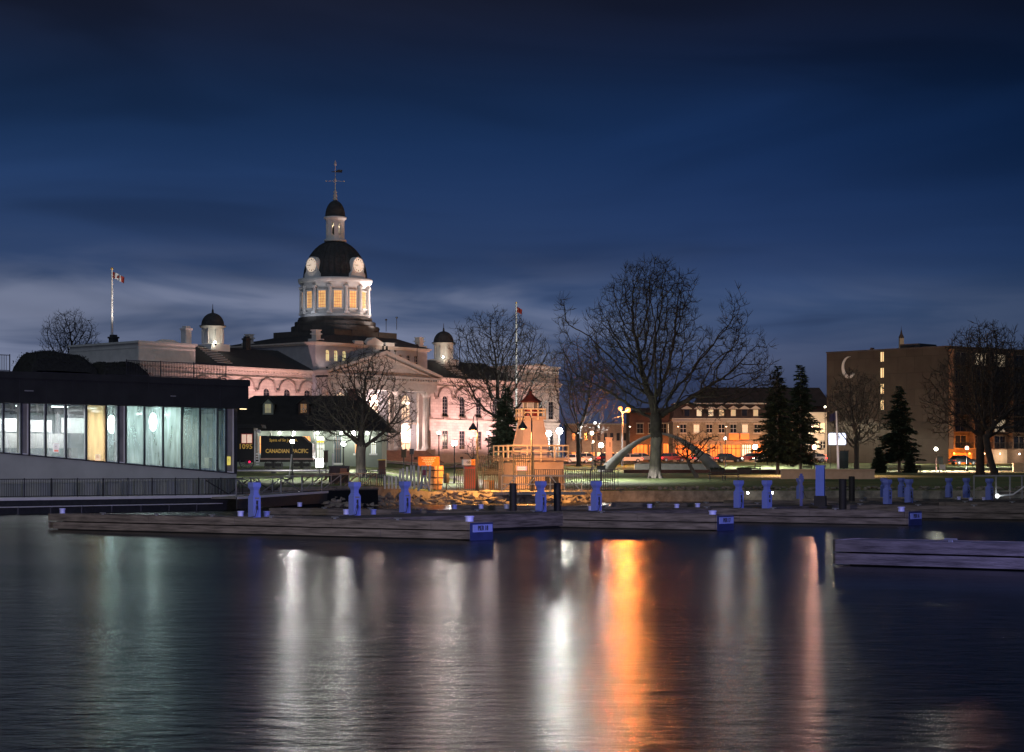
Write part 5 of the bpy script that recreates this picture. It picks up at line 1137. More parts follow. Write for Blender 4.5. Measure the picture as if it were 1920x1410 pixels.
# the big one right of centre
D = 208; x = X(1228,D); z = gz(x,D)
bare_tree('largest bare tree, its pale forked trunk standing on the lawn', x, D, z, [(0,0,0),(.1,0,3.2),(.2,0,4.2)],
  [(-.2,0,14.6,4.9,4.8,8.7),(-3.8,0,15.2,2.6,3.2,6.0),(-1.2,0,20.2,3.2,3,2.4),(2.2,0,19.6,2.4,2.6,2.6),(-6.0,0,13.4,1.7,3,5.4),(-9.3,0,15.2,1.3,1.6,4.3),(-8.2,.5,10,1.8,2.4,2.8),(8.4,0,13.6,1.9,2.6,6.6),(5.4,0,12,1.3,3,4),(6.0,1,8.6,2.4,3,2.6),(11.2,.5,11.2,1.5,2.2,4.0),(12.2,0,9.6,1.4,1.6,2.2),(-4,0,9.4,2.4,3,1.6)], 11, .62, 5400, .42, 5.0, .55, 6, 1.15, .019, 'bark', .05, shell=.6, expo=2.1)
D = 168; x = X(677,D); z = gz(x,D)
bare_tree('bare tree with twin trunk in front of the portico and station', x, D, z, [(0,0,0),(-.05,0,1.9),(0,0,2.5)],
  [(0,0,6.6,3.2,3,4.2),(-2.6,0,5.6,2.4,2.5,2.9),(2.6,0,5.4,2.3,2.5,3.2),(.6,0,9.3,2.3,2,1.6)], 4, .42, 2600, .28, 2.4, .36, 4, .62, .014, 'bark', .05, expo=2.2, shell=.55, twr=.014)
D = 250; x = X(935,D); z = gz(x,D)
bare_tree('wide bare tree behind the lighthouse, thin flagpole through it', x, D, z, [(0,0,0),(0,0,4),(.2,0,6)],
  [(0,0,13.5,6.3,6,7.6),(-4.2,0,13,2.6,4,6.2),(4.6,0,12,3,4,6)], 21, .45, 3600, .48, 4, .66, 4, 1.05, .02, 'bark_dark', .08, shell=.6)
D = 300; x = X(1085,D); z = gz(x,D)
bare_tree('dim bare tree farther back between the lighthouse and the largest tree', x, D, z, [(0,0,0),(0,0,4),(0,0,5)],
  [(0,0,12,5,5,8),(2.5,0,10,4,4,6)], 33, .35, 2200, .55, 4.5, .8, 4, 1.2, .02, 'bark_dark', .1)
D = 212; x = X(1306,D); z = gz(x,D)
bare_tree('small crooked bare tree just right of the largest tree', x, D, z, [(0,0,0),(-.5,0,.9),(-.9,0,1.7),(-1.0,0,2.0)],
  [(-1,0,3.2,2.2,2,1.9),(.9,0,3.7,1.9,1.6,1.6),(-2.2,0,3.0,.8,.8,1.2)], 41, .19, 420, .26, 3, .38, 3, .45, .02, 'bark', .06, expo=2.1)
D = 245; x = X(887,D); z = gz(x,D)
bare_tree('little bare tree against the pink facade, left of the bell lamp', x, D, z, [(0,0,0),(0,0,1.0)], [(0,0,3,1.2,1.2,1.7)], 43, .09, 170, .25, 2, .4, 2, .35, .016, 'bark_dark', .1)
D = 262; x = X(1606,D); z = gz(x,D)
bare_tree('bare tree in front of the hotel crescent, behind the bright screen', x, D, z, [(0,0,0),(0,0,2.5),(0,0,3.2)], [(0,0,8,4.2,4,5.2),(-.6,0,9.6,3.0,2.6,4)], 51, .34, 2300, .4, 3.6, .55, 4, .9, .02, 'bark_dark', .1, twr=.024)
D = 225; x = X(1838,D); z = gz(x,D)
bare_tree('big bare tree with dark trunk before the orange hotel doors', x, D, z, [(0,0,0),(0,0,3.2),(.1,0,4.2)], [(0,0,11,4.6,5,6.4),(-4.0,0,8.6,2.8,3,4.6),(3.4,0,9,3,3,5)], 61, .46, 3600, .45, 4, .6, 4, 1.0, .022, 'bark_dark', .05, twr=.024)
D = 218; x = X(1866,D); z = gz(x,D)
bare_tree('big bare tree with leaning reddish trunk, rightmost in view', x, D, z, [(0,0,0),(-.8,0,3),(-1.0,0,4.2)], [(0,0,10.6,4.5,4,6.2),(4.2,0,8.4,3,3,5)], 63, .36, 3000, .45, 4, .6, 4, 1.0, .022, 'bark_dark', .05, twr=.024)
D = 420; x = X(131,D); bare_tree('distant bare tree rising behind the hall roof, far left', x, D, 5, [(0,0,0),(0,0,14)], [(0,0,25,6.4,6,6.6)], 71, .5, 2600, .7, 6, .85, 4, 1.4, .03, 'bark_dark', .1)
def conifer(label, x, y, z, h, w_, seed, bare=.1, dens=1.0):
    t = thing('conifer', label, 'tree', (x,y,z), 0, 'dark conifers'); r = random.Random(seed)
    g = MB(); g.tube([(0,0,-.2),(0,0,h*.5),(0,0,h*.97)], [.22,.13,.02], 8); g.build('trunk', 'bark', t)
    g = MB(); b_ = MB(); zz = h*bare
    while zz < h*.985:
        f = (zz/h-bare)/(1-bare); L_ = w_*(1-f)**.72*(.75+.25*r.random())*(min(1,f*8+.65)); nb = max(4, int(9*(1-f*.5)))
        for k in range(nb):
            a = r.uniform(0,2*math.pi); l_ = max(.25,L_*r.uniform(.55,1.15)); dr = -.18-.22*(1-f)
            p0 = Vector((0,0,zz)); dv = Vector((math.cos(a),math.sin(a),dr)); b_.tube([p0, p0+dv*l_], [.03,.01], 3, 0, False)
            m_ = int(l_*34*dens)+5
            for j in range(m_):
                u_ = r.uniform(.12,1); c = p0+dv*l_*u_; c.z += .12*l_*u_*u_; wd_ = .42*(1-u_*.55)*min(1,l_)
                d = Vector((math.cos(a)+r.uniform(-.8,.8),math.sin(a)+r.uniform(-.8,.8),r.uniform(-.5,.35))).normalized()
                s_ = Vector((r.uniform(-1,1),r.uniform(-1,1),r.uniform(-.4,.4))).normalized()
                q = c+Vector((r.uniform(-1,1),r.uniform(-1,1),r.uniform(-.5,.4)))*wd_*.6; ln = r.uniform(.16,.34)
                g.add([q-s_*.10, q+s_*.10, q+d*ln*1.5], [(0,1,2)])
        zz += h*.013+.05
    g.build('needles', 'needle', t); b_.build('branches', 'bark_dark', t); return t
def con(px, top, D, wpx, seed, label, bare=.1): x = X(px,D); z = gz(x,D); conifer(label, x, D, z, Z(top,D)-z, wpx*D/F/2, seed, bare)
con(1458, 684, 236, 112, 1, 'dark conifer, left one of the pair beside the stone row', .14)
con(1501, 680, 240, 104, 2, 'dark conifer, right one of the pair beside the stone row', .12)
con(1686, 722, 250, 108, 3, 'dark conifer standing before the hotel wall', .17)
con(950, 722, 232, 112, 4, 'dark broad evergreen behind the bell lamp, left of the lighthouse', .04)
con(1648, 838, 246, 36, 5, 'low dark rounded evergreen shrub left of the hotel conifer', .0)
con(1706, 850, 246, 30, 6, 'low dark evergreen shrub right of the hotel conifer trunk', .0)
# ================================================================ LAMPS
def lamp(px, py, D, r, col, s, label, pole='globe', h0=None, ppx=None, en=0):
    r *= .72; en = (en or 2600)*.85; s = min(22, s*.09) if col[2] > .6 else 2.6
    x = X(px,D); zb_ = gz(x,D) if h0 is None else h0; h = Z(py,D)-zb_
    t = thing('park_lamp', label, 'street lamp', (x,D,zb_), 0, 'lit globe lamps in the park')
    if pole:
        g = MB(); g.tube([(0,0,-.1),(0,0,.5),(0,0,.55),(0,0,h-r-.1)], [.13,.12,.065,.05], 10); g.lathe([(.05,h-r-.18),(.14,h-r-.05),(.16,h-r+.03),(.05,h-r+.05)], 12); g.build('post', 'iron', t)
    g = MB(); g.sphere((0,0,h), r, 8, 0, 1.08); gl__ = g.build('globe', globe_mat('globe_%d' % px, col, s), t)
    lamp_light('lamp', 'POINT', gl__, (0,0,h), col, en*.38, None, .15); lamp_light('downlight', 'SPOT', gl__, (0,0,h), col, {1527:30000,1755:18000,1813:18000,1416:16000,1127:13000}.get(px, 9000), (0,0,0), .15, 158, .2)
    if pole: g = MB(); g.lathe([(r*.5,h+r*.95),(r*.35,h+r*1.12),(.03,h+r*1.35),(.001,h+r*1.4)], 10); g.build('cap', 'iron', t)
    return t
W_ = (1,.97,.92); WC = (.95,1,.95)
lamp(548, 828, 160, .24, (1,.98,.95), 230, 'bright white globe lamp in front of the gold tender lettering', en=3200)
lamp(644, 832, 190, .30, (1,.97,.93), 330, 'bright white globe lamp just left of the twin trunked tree')
lamp(823, 812, 205, .24, (1,.85,.78), 120, 'globe lamp beside the right portico column')
lamp(852, 831, 190, .36, (1,.93,.86), 260, 'bright globe lamp before the pink facade, above the black fence')
lamp(916, 812, 225, .26, (1,.80,.74), 110, 'pinkish globe lamp left of the dark evergreen')
lamp(1127, 835, 200, .33, W_, 240, 'bright white globe lamp at the foot of the stone arch', en=2600)
lamp(1110, 812, 262, .36, (1,.80,.55), 170, 'warm lamp left of the stone arch, the upper of two close ones')
lamp(1112, 828, 270, .24, (1,.72,.48), 90, 'smaller warm lamp just below the upper warm one')
lamp(1116, 793, 300, .25, (.95,1,1), 55, 'small high cool white lamp above the two warm ones')
lamp(1360, 822, 300, .26, (.95,1,1), 120, 'small cool white lamp in front of the orange awning')
lamp(1416, 838, 290, .48, (1,.97,.82), 150, 'bright cream lamp at the left edge of the conifer pair')
lamp(1547, 763, 330, .22, (1,.93,.7), 60, 'small high lamp right of the conifer pair')
lamp(1527, 838, 222, .36, (1,.48,.34), 200, 'pinkish orange globe lamp left of the bright screen', en=5000)
lamp(1755, 842, 262, .34, (1,.95,.78), 130, 'cream globe lamp before the hotel wall', en=2000)
lamp(1813, 840, 258, .36, (1,.50,.34), 200, 'pink orange globe lamp before the hotel garage', en=1700)
lamp(1852, 847, 300, .18, (1,.9,.75), 60, 'small white lamp between the two big right-hand trunks')
lamp(1488, 820, 300, .16, (1,.95,.85), 40, 'tiny white lamp seen through the right conifer')
# twin flood mast
for px, py, r, s, lb in ((1029,813,.46,420,'left intensely bright white flood lamp by the lighthouse tower'),(1049,808,.52,460,'right intensely bright white flood lamp, the taller of the two')):
    D = 250; x = X(px,D); z = gz(x,D); h = Z(py,D)-z; t = thing('flood_lamp', lb, 'flood lamp', (x,D,z), 0, 'bright white flood lamps')
    g = MB(); g.tube([(0,0,0),(0,0,h-r)], [.1,.07], 8); g.build('mast', 'steelp', t); g = MB(); g.sphere((0,0,h), r*.75, 10); g.build('bulb', globe_mat('flood_bulb_%d' % px, (1,1,.95), 30), t); lamp_light('lamp', 'POINT', t, (0,0,h), (1,1,.95), 1100 if px == 1029 else 7500, None, .13)
# sodium mast
D = 305; x = X(1167,D); z = gz(x,D); t = thing('sodium_mast', 'tall street light with two orange sodium lamps left of the largest tree', 'street light', (x,D,z), 0)
g = MB(); h = Z(775,D)-z; g.tube([(0,0,0),(0,0,h)], [.16,.09], 8); g.bar((-1.6,0,h-.8),(0,0,h-.4),.06); g.bar((0,0,h),(X(1163,D)-x,0,h+.7),.07); g.bar((0,0,h),(X(1177,D)-x,-.6,h+.5),.07); g.build('mast', 'grey', t)
for px, py, r, s in ((1163,766,.42,330),(1177,769,.52,520)):
    g = MB(); g.sphere((X(px,D)-x,-.6 if px > 1170 else 0,Z(py,D)-z), r*.8, 10); g.build('lamp_head', globe_mat('sodium_%d' % px, (1,.33,.06), 1.7), t); lamp_light('lamp', 'POINT', t, (X(px,D)-x,-.6 if px > 1170 else 0,Z(py,D)-z), (1,.27,.05), 13500 if px > 1170 else 10000, None, .25)
# white flood block near the station
t = thing('ground_floodlight', 'boxy white floodlight near the ground, right of the locomotive', 'floodlight', (X(599,175), 175, gz(X(599,175),175)), 0)
zz = Z(868,175)-t.location.z; g = MB(); g.box(-.05,.05,0,.1,0,zz-.3); g.box(-.34,.34,.02,.3,zz-.42,zz+.42); g.build('housing', 'black', t); g = MB(); g.box(-.3,.3,-.02,.015,zz-.38,zz+.38); g.build('lens', emit('flood_lens', (1,.97,.9), 28), t)
# dark post lamp shapes, boards, boxes near the tree
def board(px, py0, py1, wpx, D, label, m, kind='information_board', legs=True, fm='iron', th=.12):
    x = X(px,D); zb_ = gz(x,D); k = D/F; t = thing(kind, label, kind.replace('_',' '), (x,D,zb_), 0); z0 = Z(py1,D)-zb_; z1 = Z(py0,D)-zb_
    g = MB(); g.box(-wpx*k/2,wpx*k/2,-th,th,max(z0,0),z1); g.build('panel', m, t)
    g = MB(); g.box(-wpx*k/2-.05,wpx*k/2+.05,-th-.03,th+.03,z1,z1+.07)
    if legs and z0 > .1: g.box(-.05,.05,-.04,.04,0,z0)
    g.build('frame', fm, t); return t
board(611, 846, 867, 8, 158, 'dark narrow box on a post right of the locomotive', 'brownbox')
board(636, 875, 905, 38, 150, 'wide brown information board left of the twin trunked tree', 'brownbox')
board(644, 878, 888, 12, 149.5, 'small rust coloured panel on the wide brown board', mat('rust_panel', (.30,.12,.06), .7, .2, 3), 'notice')
board(716, 863, 890, 13, 158, 'newspaper box with yellow edge right of the twin trunked tree', 'brownbox', 'newspaper_box', False, 'yellow')
board(757, 844, 858, 9, 190, 'small dark panel on a thin post before the portico', 'brownbox', 'sign')
board(772, 843, 852, 8, 186, 'tilted dark plaque right of the small dark panel', 'black', 'sign')
board(1582, 846, 878, 17, 240, 'dark green map board below the bright screen', mat('dark_green_board', (.015,.035,.035), .5, .3, 3), 'map_board')
board(1127, 874, 881, 16, 196, 'dark square plaque on the post of the arch lamp', 'black', 'plaque')
board(1763, 857, 870, 9, 300, 'pale poster on the hotel wall behind the cream lamp', 'concrete', 'poster')
t = thing('folding_sign', 'white two legged sandwich board on the grass before the hotel', 'sign', (X(1767,250), 250, gz(X(1767,250),250)), 0)
g = MB(); g.box(-.36,.36,-.05,.05,.35,1.0); g.bar((-.36,-.02,.4),(-.45,-.2,0),.06); g.bar((.36,-.02,.4),(.45,-.2,0),.06); g.bar((-.3,.05,.4),(-.3,.3,0),.06); g.bar((.3,.05,.4),(.3,.3,0),.06); g.build('board', 'white', t)
for px, lb in ((547,'pale leaning sign post under the lamp by the tender'),(624,'thin pinkish pole left of the brown board')):
    D = 155; x = X(px,D); g = MB(); g.tube([(-.25 if px == 547 else 0,0,0),(0,0,Z(852 if px == 547 else 850,D)-gz(x,D))], .05, 8); tag(g.build('sign_post', 'steelp', None, None, (x,D,gz(x,D))), lb, 'post')
# bright screen on the hotel corner
D = 285; x = X(1570,D); t = thing('bright_screen', 'glowing white blue rectangular screen on two posts left of the hotel', 'screen', (x,D,gz(x,D)), 0); k = D/F; z1 = Z(812,D)-t.location.z; z0 = Z(834,D)-t.location.z
g = MB(); g.box(-17*k,17*k,0,.3,z0-.1,z1+.1); g.box(-14*k,-12.8*k,.05,.2,-.1,z0); g.box(12.8*k,14*k,.05,.2,-.1,z0); g.build('casing', 'black', t); g = MB(); g.box(-16*k,16*k,-.03,-.001,z0,z1); g.build('display', emit('screen_glow', (.78,.82,1), 2.6, .25, .7), t)
D = 235; x = X(1568,D); t = thing('pale_flagpole', 'white pole with a small dark blue flag before the bright screen', 'flagpole', (x,D,gz(x,D)), 0); h = Z(771,D)-t.location.z
g = MB(); g.tube([(.25,0,0),(0,0,h)], [.16,.08], 10); g.build('pole', 'white', t)
g = MB(); n = 8; g.add([( -.8*i/n+.0, .08*math.sin(i), h-.1-.9*j-.3*i/n) for i in range(n+1) for j in (0,1)], [(2*i,2*i+1,2*i+3,2*i+2) for i in range(n)]); g.build('flag', mat('navy_flag', (.02,.02,.06), .8), t)
LAST = lamp_light('pole_lamp', 'SPOT', t, (1.5,-6,.3), (.8,.8,1), 500, None, .2, 60); aim(LAST, (0,0,4), (1.5,-6,.3))
# arch
D = 250; xa, xb = X(1130,D), X(1348,D); zg = gz((xa+xb)/2,D); t = thing('stone_arch', 'pale tapering arch monument spanning behind the largest tree', 'monument', ((xa+xb)/2,D,zg-.2), 0)
hw = (xb-xa)/2; zt = Z(812,D)-zg+.2; n = 40; vs = []; fs = []; g = MB()
for i in range(n+1):
    u_ = -1+2*i/n; x = hw*u_; zc = zt*(1-abs(u_)**1.75)-.1; s = abs(u_); wd_ = .28+1.25*s**1.5; dp = .5+.9*s
    sl_ = -2.1*zt*abs(u_)**1.1/hw*(1 if u_ > 0 else -1); tn = Vector((1,0,sl_)).normalized(); nn_ = Vector((-tn.z,0,tn.x))
    c = Vector((x,0,zc)); vs += [c+nn_*wd_*.5+Vector((0,-dp*.5,0)), c+nn_*wd_*.5+Vector((0,dp*.5,0)), c-nn_*wd_*.5+Vector((0,dp*.5,0)), c-nn_*wd_*.5+Vector((0,-dp*.5,0))]
for i in range(n):
    for k in range(4): fs.append((i*4+k,(i+1)*4+k,(i+1)*4+(k+1)%4,i*4+(k+1)%4))
g.add(vs, fs, 0, True); g.build('arch_ribs', 'concrete', t); g = MB(); g.box(-hw-1.6,-hw+1.4,-1.2,1.2,-.5,.25); g.box(hw-1.4,hw+1.6,-1.2,1.2,-.5,.25); g.build('footings', 'path', t)
# low walls, benches, planters
for px0, px1, py, D, hh, lb, m in ((1170,1620,884,243,.35,'long low dark wall across the lawn behind the largest tree','brick'),(1465,1640,884,205,.95,'low pinkish stone wall below the bright screen','tan'),
                            (1190,1330,876,262,.9,'low grey wall behind the arch legs','concrete'),(1900,1990,870,255,1.1,'low cream wall at the right edge of the park','tan')):
    x0, x1 = X(px0,D), X(px1,D); zz = gz((x0+x1)/2,D)-.3; g = MB(); g.box(x0,x1,0,.5,0,hh+.25); g.box(x0-.05,x1+.05,-.06,.56,hh+.25,hh+.37); tag(g.build('low_wall', m, None, None, (0,D,zz)), lb, 'wall')
def bench(px, D, label, rz=0):
    x = X(px,D); t = thing('park_bench', label, 'bench', (x,D,gz(x,D)), rz, 'dark park benches'); g = MB()
    for i in range(3): g.box(-.8,.8,-.25+i*.17,-.11+i*.17,.42,.46)
    g.build('seat', 'brownbox', t); g = MB(); g.box(-.8,.8,.26,.3,.55,.68); g.box(-.8,.8,.28,.32,.74,.87); g.build('backrest', 'brownbox', t)
    for s in (-.65,.65): g = MB(); g.box(s-.03,s+.03,-.24,-.18,0,.42); g.box(s-.03,s+.03,.24,.3,0,.9); g.box(s-.03,s+.03,-.24,.3,.38,.42); g.build('leg', 'iron', t)
for px, D, lb in ((1343,200,'park bench on the lawn right of the crooked tree'),(1372,200,'park bench on the lawn, second right of the crooked tree'),(1415,240,'park bench below the stone row, left of the conifers'),(1716,252,'park bench before the hotel wall, left of the cream lamp'),(1512,246,'park bench beside the right conifer')): bench(px, D, lb)
def planter(px, D, label):
    x = X(px,D); t = thing('planter_box', label, 'planter', (x,D,gz(x,D)), 0, 'dark planters'); g = MB(); g.frustum([(-.7,-.35,0),(.7,-.35,0),(.7,.35,0),(-.7,.35,0)], [(-.85,-.45,.6),(.85,-.45,.6),(.85,.45,.6),(-.85,.45,.6)]); g.build('box', 'black', t)
    g = MB(); r = random.Random(px)
    for _ in range(260): a = Vector((r.uniform(-.8,.8),r.uniform(-.4,.4),.55)); d = Vector((r.uniform(-.3,.3),r.uniform(-.3,.3),r.uniform(.1,.45))); g.add([a,a+Vector((.05,0,0)),a+d], [(0,1,2)])
    g.build('plants', 'needle', t)
planter(1396, 236, 'dark planter left of the conifer pair, before the stone row'); planter(1345, 232, 'dark planter below the right leg of the arch')
# ================================================================ BUILDINGS ACROSS THE STREET
def facade(t, x0, x1, z0, z1, dep, m, holes): g = MB(); wallholes(g, x0, x1, 0, .4, z0, z1, holes); g.box(x0,x0+.4,.4,dep,z0,z1); g.box(x1-.4,x1,.4,dep,z0,z1); g.box(x0,x1,dep-.4,dep,z0,z1); g.box(x0+.4,x1-.4,1.4,1.5,z0,z1); return g.build('wall', m, t)
M['shop_or'] = emit('lit_shopfront', (1,.27,.05), .80, .6, .6); M['lit_win'] = emit('lit_window', (1,.82,.55), .55, .4, .7); M['lit_soft'] = emit('soft_lit_window', (1,.8,.5), .2, .6, .7)
D = 352; k = D/F; x0 = X(1262,D); t = thing('stone_row_building', 'pale stone row with mansard roof, gabled dormers and orange shopfronts', 'building', (x0,D,3.9), 0)
def bx(px): return (px-1262)*k
def bz(py): return Z(py,D)-3.9
second = [1281,1306,1330,1353,1375,1397,1420]; hol = [(bx(p)-.5,bx(p)+.5,bz(811),bz(796)) for p in second]
shops = [(1266,1296),(1300,1326),(1332,1350),(1356,1388),(1392,1408),(1412,1432)]
hol2 = [(bx(a),bx(b_),bz(858),bz(834)) for a,b_ in shops]
g = MB(); wallholes(g, 0, bx(1440), 0, .4, 0, bz(828), hol2); wallholes(g, 0, bx(1440), 0, .4, bz(828), bz(788), hol); g.box(0,.4,.4,10,0,bz(788)); g.box(bx(1440)-.4,bx(1440),.4,10,0,bz(788)); g.box(.4,bx(1440)-.4,1.5,1.6,0,bz(788)); g.build('wall', stone('pale_stone', (.33,.28,.22), .6, .25), t)
wn = Win(1.0, 1.4, False, (2,2), 'lime_trim', 'white', 'glass_dark')
wl_ = Win(1.0, 1.4, False, (2,2), 'lime_trim', 'white', 'lit_win')
for p in second: (wl_ if p in (1397,1306) else wn).put(t, (bx(p),.12,bz(811)))
for i, (a, b_) in enumerate(shops):
    g = MB(); g.box(bx(a),bx(b_),.2,.25,bz(858),bz(834)); g.build('shopfront', 'shop_or' if i != 4 else 'lit_wh', t)
    g = MB()
    for q in range(1,4): x = bx(a)+(bx(b_)-bx(a))*q/4; g.box(x-.05,x+.05,.12,.199,bz(858),bz(834))
    g.box(bx(a),bx(b_),.1,.199,bz(841),bz(840)); g.build('shopfront_bars', 'brownbox', t)
g = MB(); g.box(-.1,bx(1440)+.1,-.25,-.001,bz(832),bz(826)); g.build('sign_band', 'stepred', t)
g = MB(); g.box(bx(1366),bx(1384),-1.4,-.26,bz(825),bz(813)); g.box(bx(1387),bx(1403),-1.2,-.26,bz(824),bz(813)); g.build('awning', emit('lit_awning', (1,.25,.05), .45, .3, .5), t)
g = MB(); g.box(-.2,bx(1441),-.5,0,bz(787),bz(784)); g.box(-.2,bx(1441),-.3,0,bz(791),bz(788)); 
for i in range(60): x = bx(1262)+i*.28; g.box(x,x+.12,-.25,-.001,bz(793.5),bz(791.2))
g.build('cornice', 'lime_trim', t)
g = MB(); g.rect(0,bx(1440),0,10,bz(784),bz(757),.5,bx(1440)-.5,1.1,9); g.box(.3,bx(1440)-.3,.9,9.2,bz(757),bz(755)); g.build('mansard_roof', 'brownroof', t)
g = MB(); g.box(.2,bx(1440)-.2,.75,.95,bz(757.5),bz(755)); g.build('ridge_trim', 'lime_trim', t)
for p, lit in ((1288,'glass_dark'),(1311,'lit_win'),(1333,'lit_win'),(1353,'lit_soft'),(1375,'lit_soft'),(1396,'glass_dark'),(1417,'lit_soft')):
    x = bx(p); g = MB(); g.box(x-.62,x+.62,.1,2,bz(782),bz(767)); d = g.build('dormer', 'brownroof', t); g = MB(); g.box(x-.42,x+.42,.04,.09,bz(780),bz(768)); g.build('pane', lit, d)
    g = MB(); g.poly([(x-.9,bz(767)),(x+.9,bz(767)),(x+.9,bz(766)),(x,bz(760.5)),(x-.9,bz(766))], -.05, 1.8); g.build('gable', 'lime_trim', d)
for px, en in ((1280,700),(1316,700),(1345,600),(1375,900),(1404,800),(1428,700)): lamp_light('shop_lamp', 'POINT', t, (bx(px),-2.2,bz(838)), (1,.36,.09), en*.3, None, .3)
for px, c in ((1330,(1,.8,.55)),(1400,(1,.85,.6))): lamp_light('street_glow', 'POINT', t, (bx(px),-7,bz(815)), c, 230, None, .4)
# low brick building left of it
D = 372; k = D/F; x0 = X(1180,D); t = thing('brick_shop_building', 'dark brick shop building with glowing orange ground floor behind the arch', 'building', (x0,D,4.0), 0)
def bx(px): return (px-1180)*k
def bz(py): return Z(py,D)-4.0
facade(t, 0, bx(1268), 0, bz(774), 10, 'brick', [(bx(1186),bx(1214),bz(860),bz(834)),(bx(1218),bx(1240),bz(860),bz(834)),(bx(1244),bx(1264),bz(860),bz(832))]+[(bx(p)-.5,bx(p)+.5,bz(820),bz(806)) for p in ()])
g = MB(); g.rect(-.3,bx(1268)+.3,-.3,10.3,bz(774),bz(764),1.5,bx(1268)-1.5,3,8); g.build('roof', 'brownroof', t)
for a, b_ in ((1186,1214),(1218,1240),(1244,1264)): g = MB(); g.box(bx(a),bx(b_),.2,.25,bz(860),bz(832)); g.build('shopfront', 'shop_or', t); g = MB(); [g.box(bx(a)+(bx(b_)-bx(a))*q/4-.05,bx(a)+(bx(b_)-bx(a))*q/4+.05,.1,.199,bz(860),bz(832)) for q in (1,2,3)]; g.build('shopfront_bars', 'brownbox', t)
for p in (1200,1222,1244,1258): 
    w0 = Win(1.1, 1.7, False, (2,2), 'lime_dark', 'grey', 'glass_dark' if p != 1258 else 'lit_win'); w0.put(t, (bx(p),-.06,bz(812)))
    w0.o[0].location = (bx(p),-.06,bz(812))
for px in (1200,1228,1254): lamp_light('shop_lamp', 'POINT', t, (bx(px),-2.4,bz(838)), (1,.45,.13), 300, None, .3)
# dark purple-brown building far left behind arch
D = 400; k = D/F; x0 = X(1062,D); t = thing('long_brown_block', 'long dim brown block behind the warm lamps, left of the arch', 'building', (x0,D,4.2), 0)
def bx(px): return (px-1062)*k
def bz(py): return Z(py,D)-4.2
M['dullbrick'] = stone('dull_brick', (.24,.17,.15), .5, .2)
facade(t, 0, bx(1182), 0, bz(796), 12, 'dullbrick', []); g = MB(); g.box(-.3,bx(1182)+.3,-.3,12.3,bz(797),bz(794)); g.build('parapet', 'lime_dark', t)
for i, p in enumerate(range(1072,1180,12)):
    g = MB(); g.box(bx(p),bx(p+7),-.1,-.002,bz(862),bz(848)); g.build('window', 'lit_win' if i % 3 else 'shop_or', t)
    g = MB(); g.box(bx(p),bx(p+6),-.1,-.002,bz(826),bz(812)); g.build('window', 'glass_dark', t)
for px in (1085,1120,1155): lamp_light('street_glow', 'POINT', t, (bx(px),-3.2,bz(845)), (1,.62,.35), 500, None, .3)
# white gate tower
D = 320; x = X(1142,D); zg = gz(x,D); t = thing('white_kiosk_tower', 'small pale rendered tower behind the left leg of the arch', 'tower', (x,D,zg), 0); k = D/F
g = MB(); g.box(-6*k,6*k,0,1.2,0,Z(822,D)-zg); g.box(-6.6*k,6.6*k,-.1,1.3,Z(822,D)-zg,Z(820,D)-zg); g.build('wall', 'lime_trim', t); g = MB(); g.box(1*k,2.4*k,-.05,-.001,Z(838,D)-zg,Z(829,D)-zg); g.build('window', 'black', t)
# tall dark gabled block behind row and conifers
D = 392; k = D/F; x0 = X(1312,D); t = thing('dark_roofed_block', 'big dim building with a long dark roof behind the stone row', 'building', (x0,D,4.4), 0)
def bx(px): return (px-1312)*k
def bz(py): return Z(py,D)-4.4
facade(t, 0, bx(1556), 0, bz(762), 16, 'brick', []); g = MB(); g.rect(-.5,bx(1556)+.5,-.5,16.5,bz(762),bz(724),1.5,bx(1556)-1,7,10); g.build('roof', 'brownroof', t)
# lit stone building right of the conifers
D = 350; k = D/F; x0 = X(1494,D); t = thing('lit_stone_building', 'stone building with lit windows glimpsed right of the conifers', 'building', (x0,D,3.9), 0)
def bx(px): return (px-1494)*k
def bz(py): return Z(py,D)-3.9
hh = [(bx(p)-.45,bx(p)+.45,a,b_) for p in (1503,1517,1531,1543) for a,b_ in ((bz(840),bz(826)),(bz(812),bz(792)))]
facade(t, 0, bx(1551), 0, bz(776), 10, 'lime_trim', hh); g = MB(); g.box(-.3,bx(1551)+.3,-.4,10.3,bz(777),bz(773)); g.box(0,bx(1551),-.2,-.001,bz(820),bz(817)); g.build('cornice', 'lime_trim', t)
w1 = Win(.9, 1.8, False, (2,3), 'lime_trim', 'white', 'lit_win'); w2 = Win(.9, 1.8, False, (2,3), 'lime_trim', 'white', 'glass_dark')
for i, p in enumerate((1503,1517,1531,1543)): (w1 if i >= 2 else w2).put(t, (bx(p),.1,bz(812))); (w2 if i % 2 else w1).put(t, (bx(p),.1,bz(840)))
g = MB(); g.box(0,bx(1551),-.5,-.01,bz(864),bz(852)); g.build('shopfront', emit('red_shopfront', (1,.35,.22), .8, .6, .8), t)
lamp_light('street_glow', 'POINT', t, (bx(1530),-5,bz(812)), (1,.78,.5), 1300, None, .4); lamp_light('street_glow', 'POINT', t, (bx(1508),-4,bz(842)), (1,.5,.25), 500, None, .4)
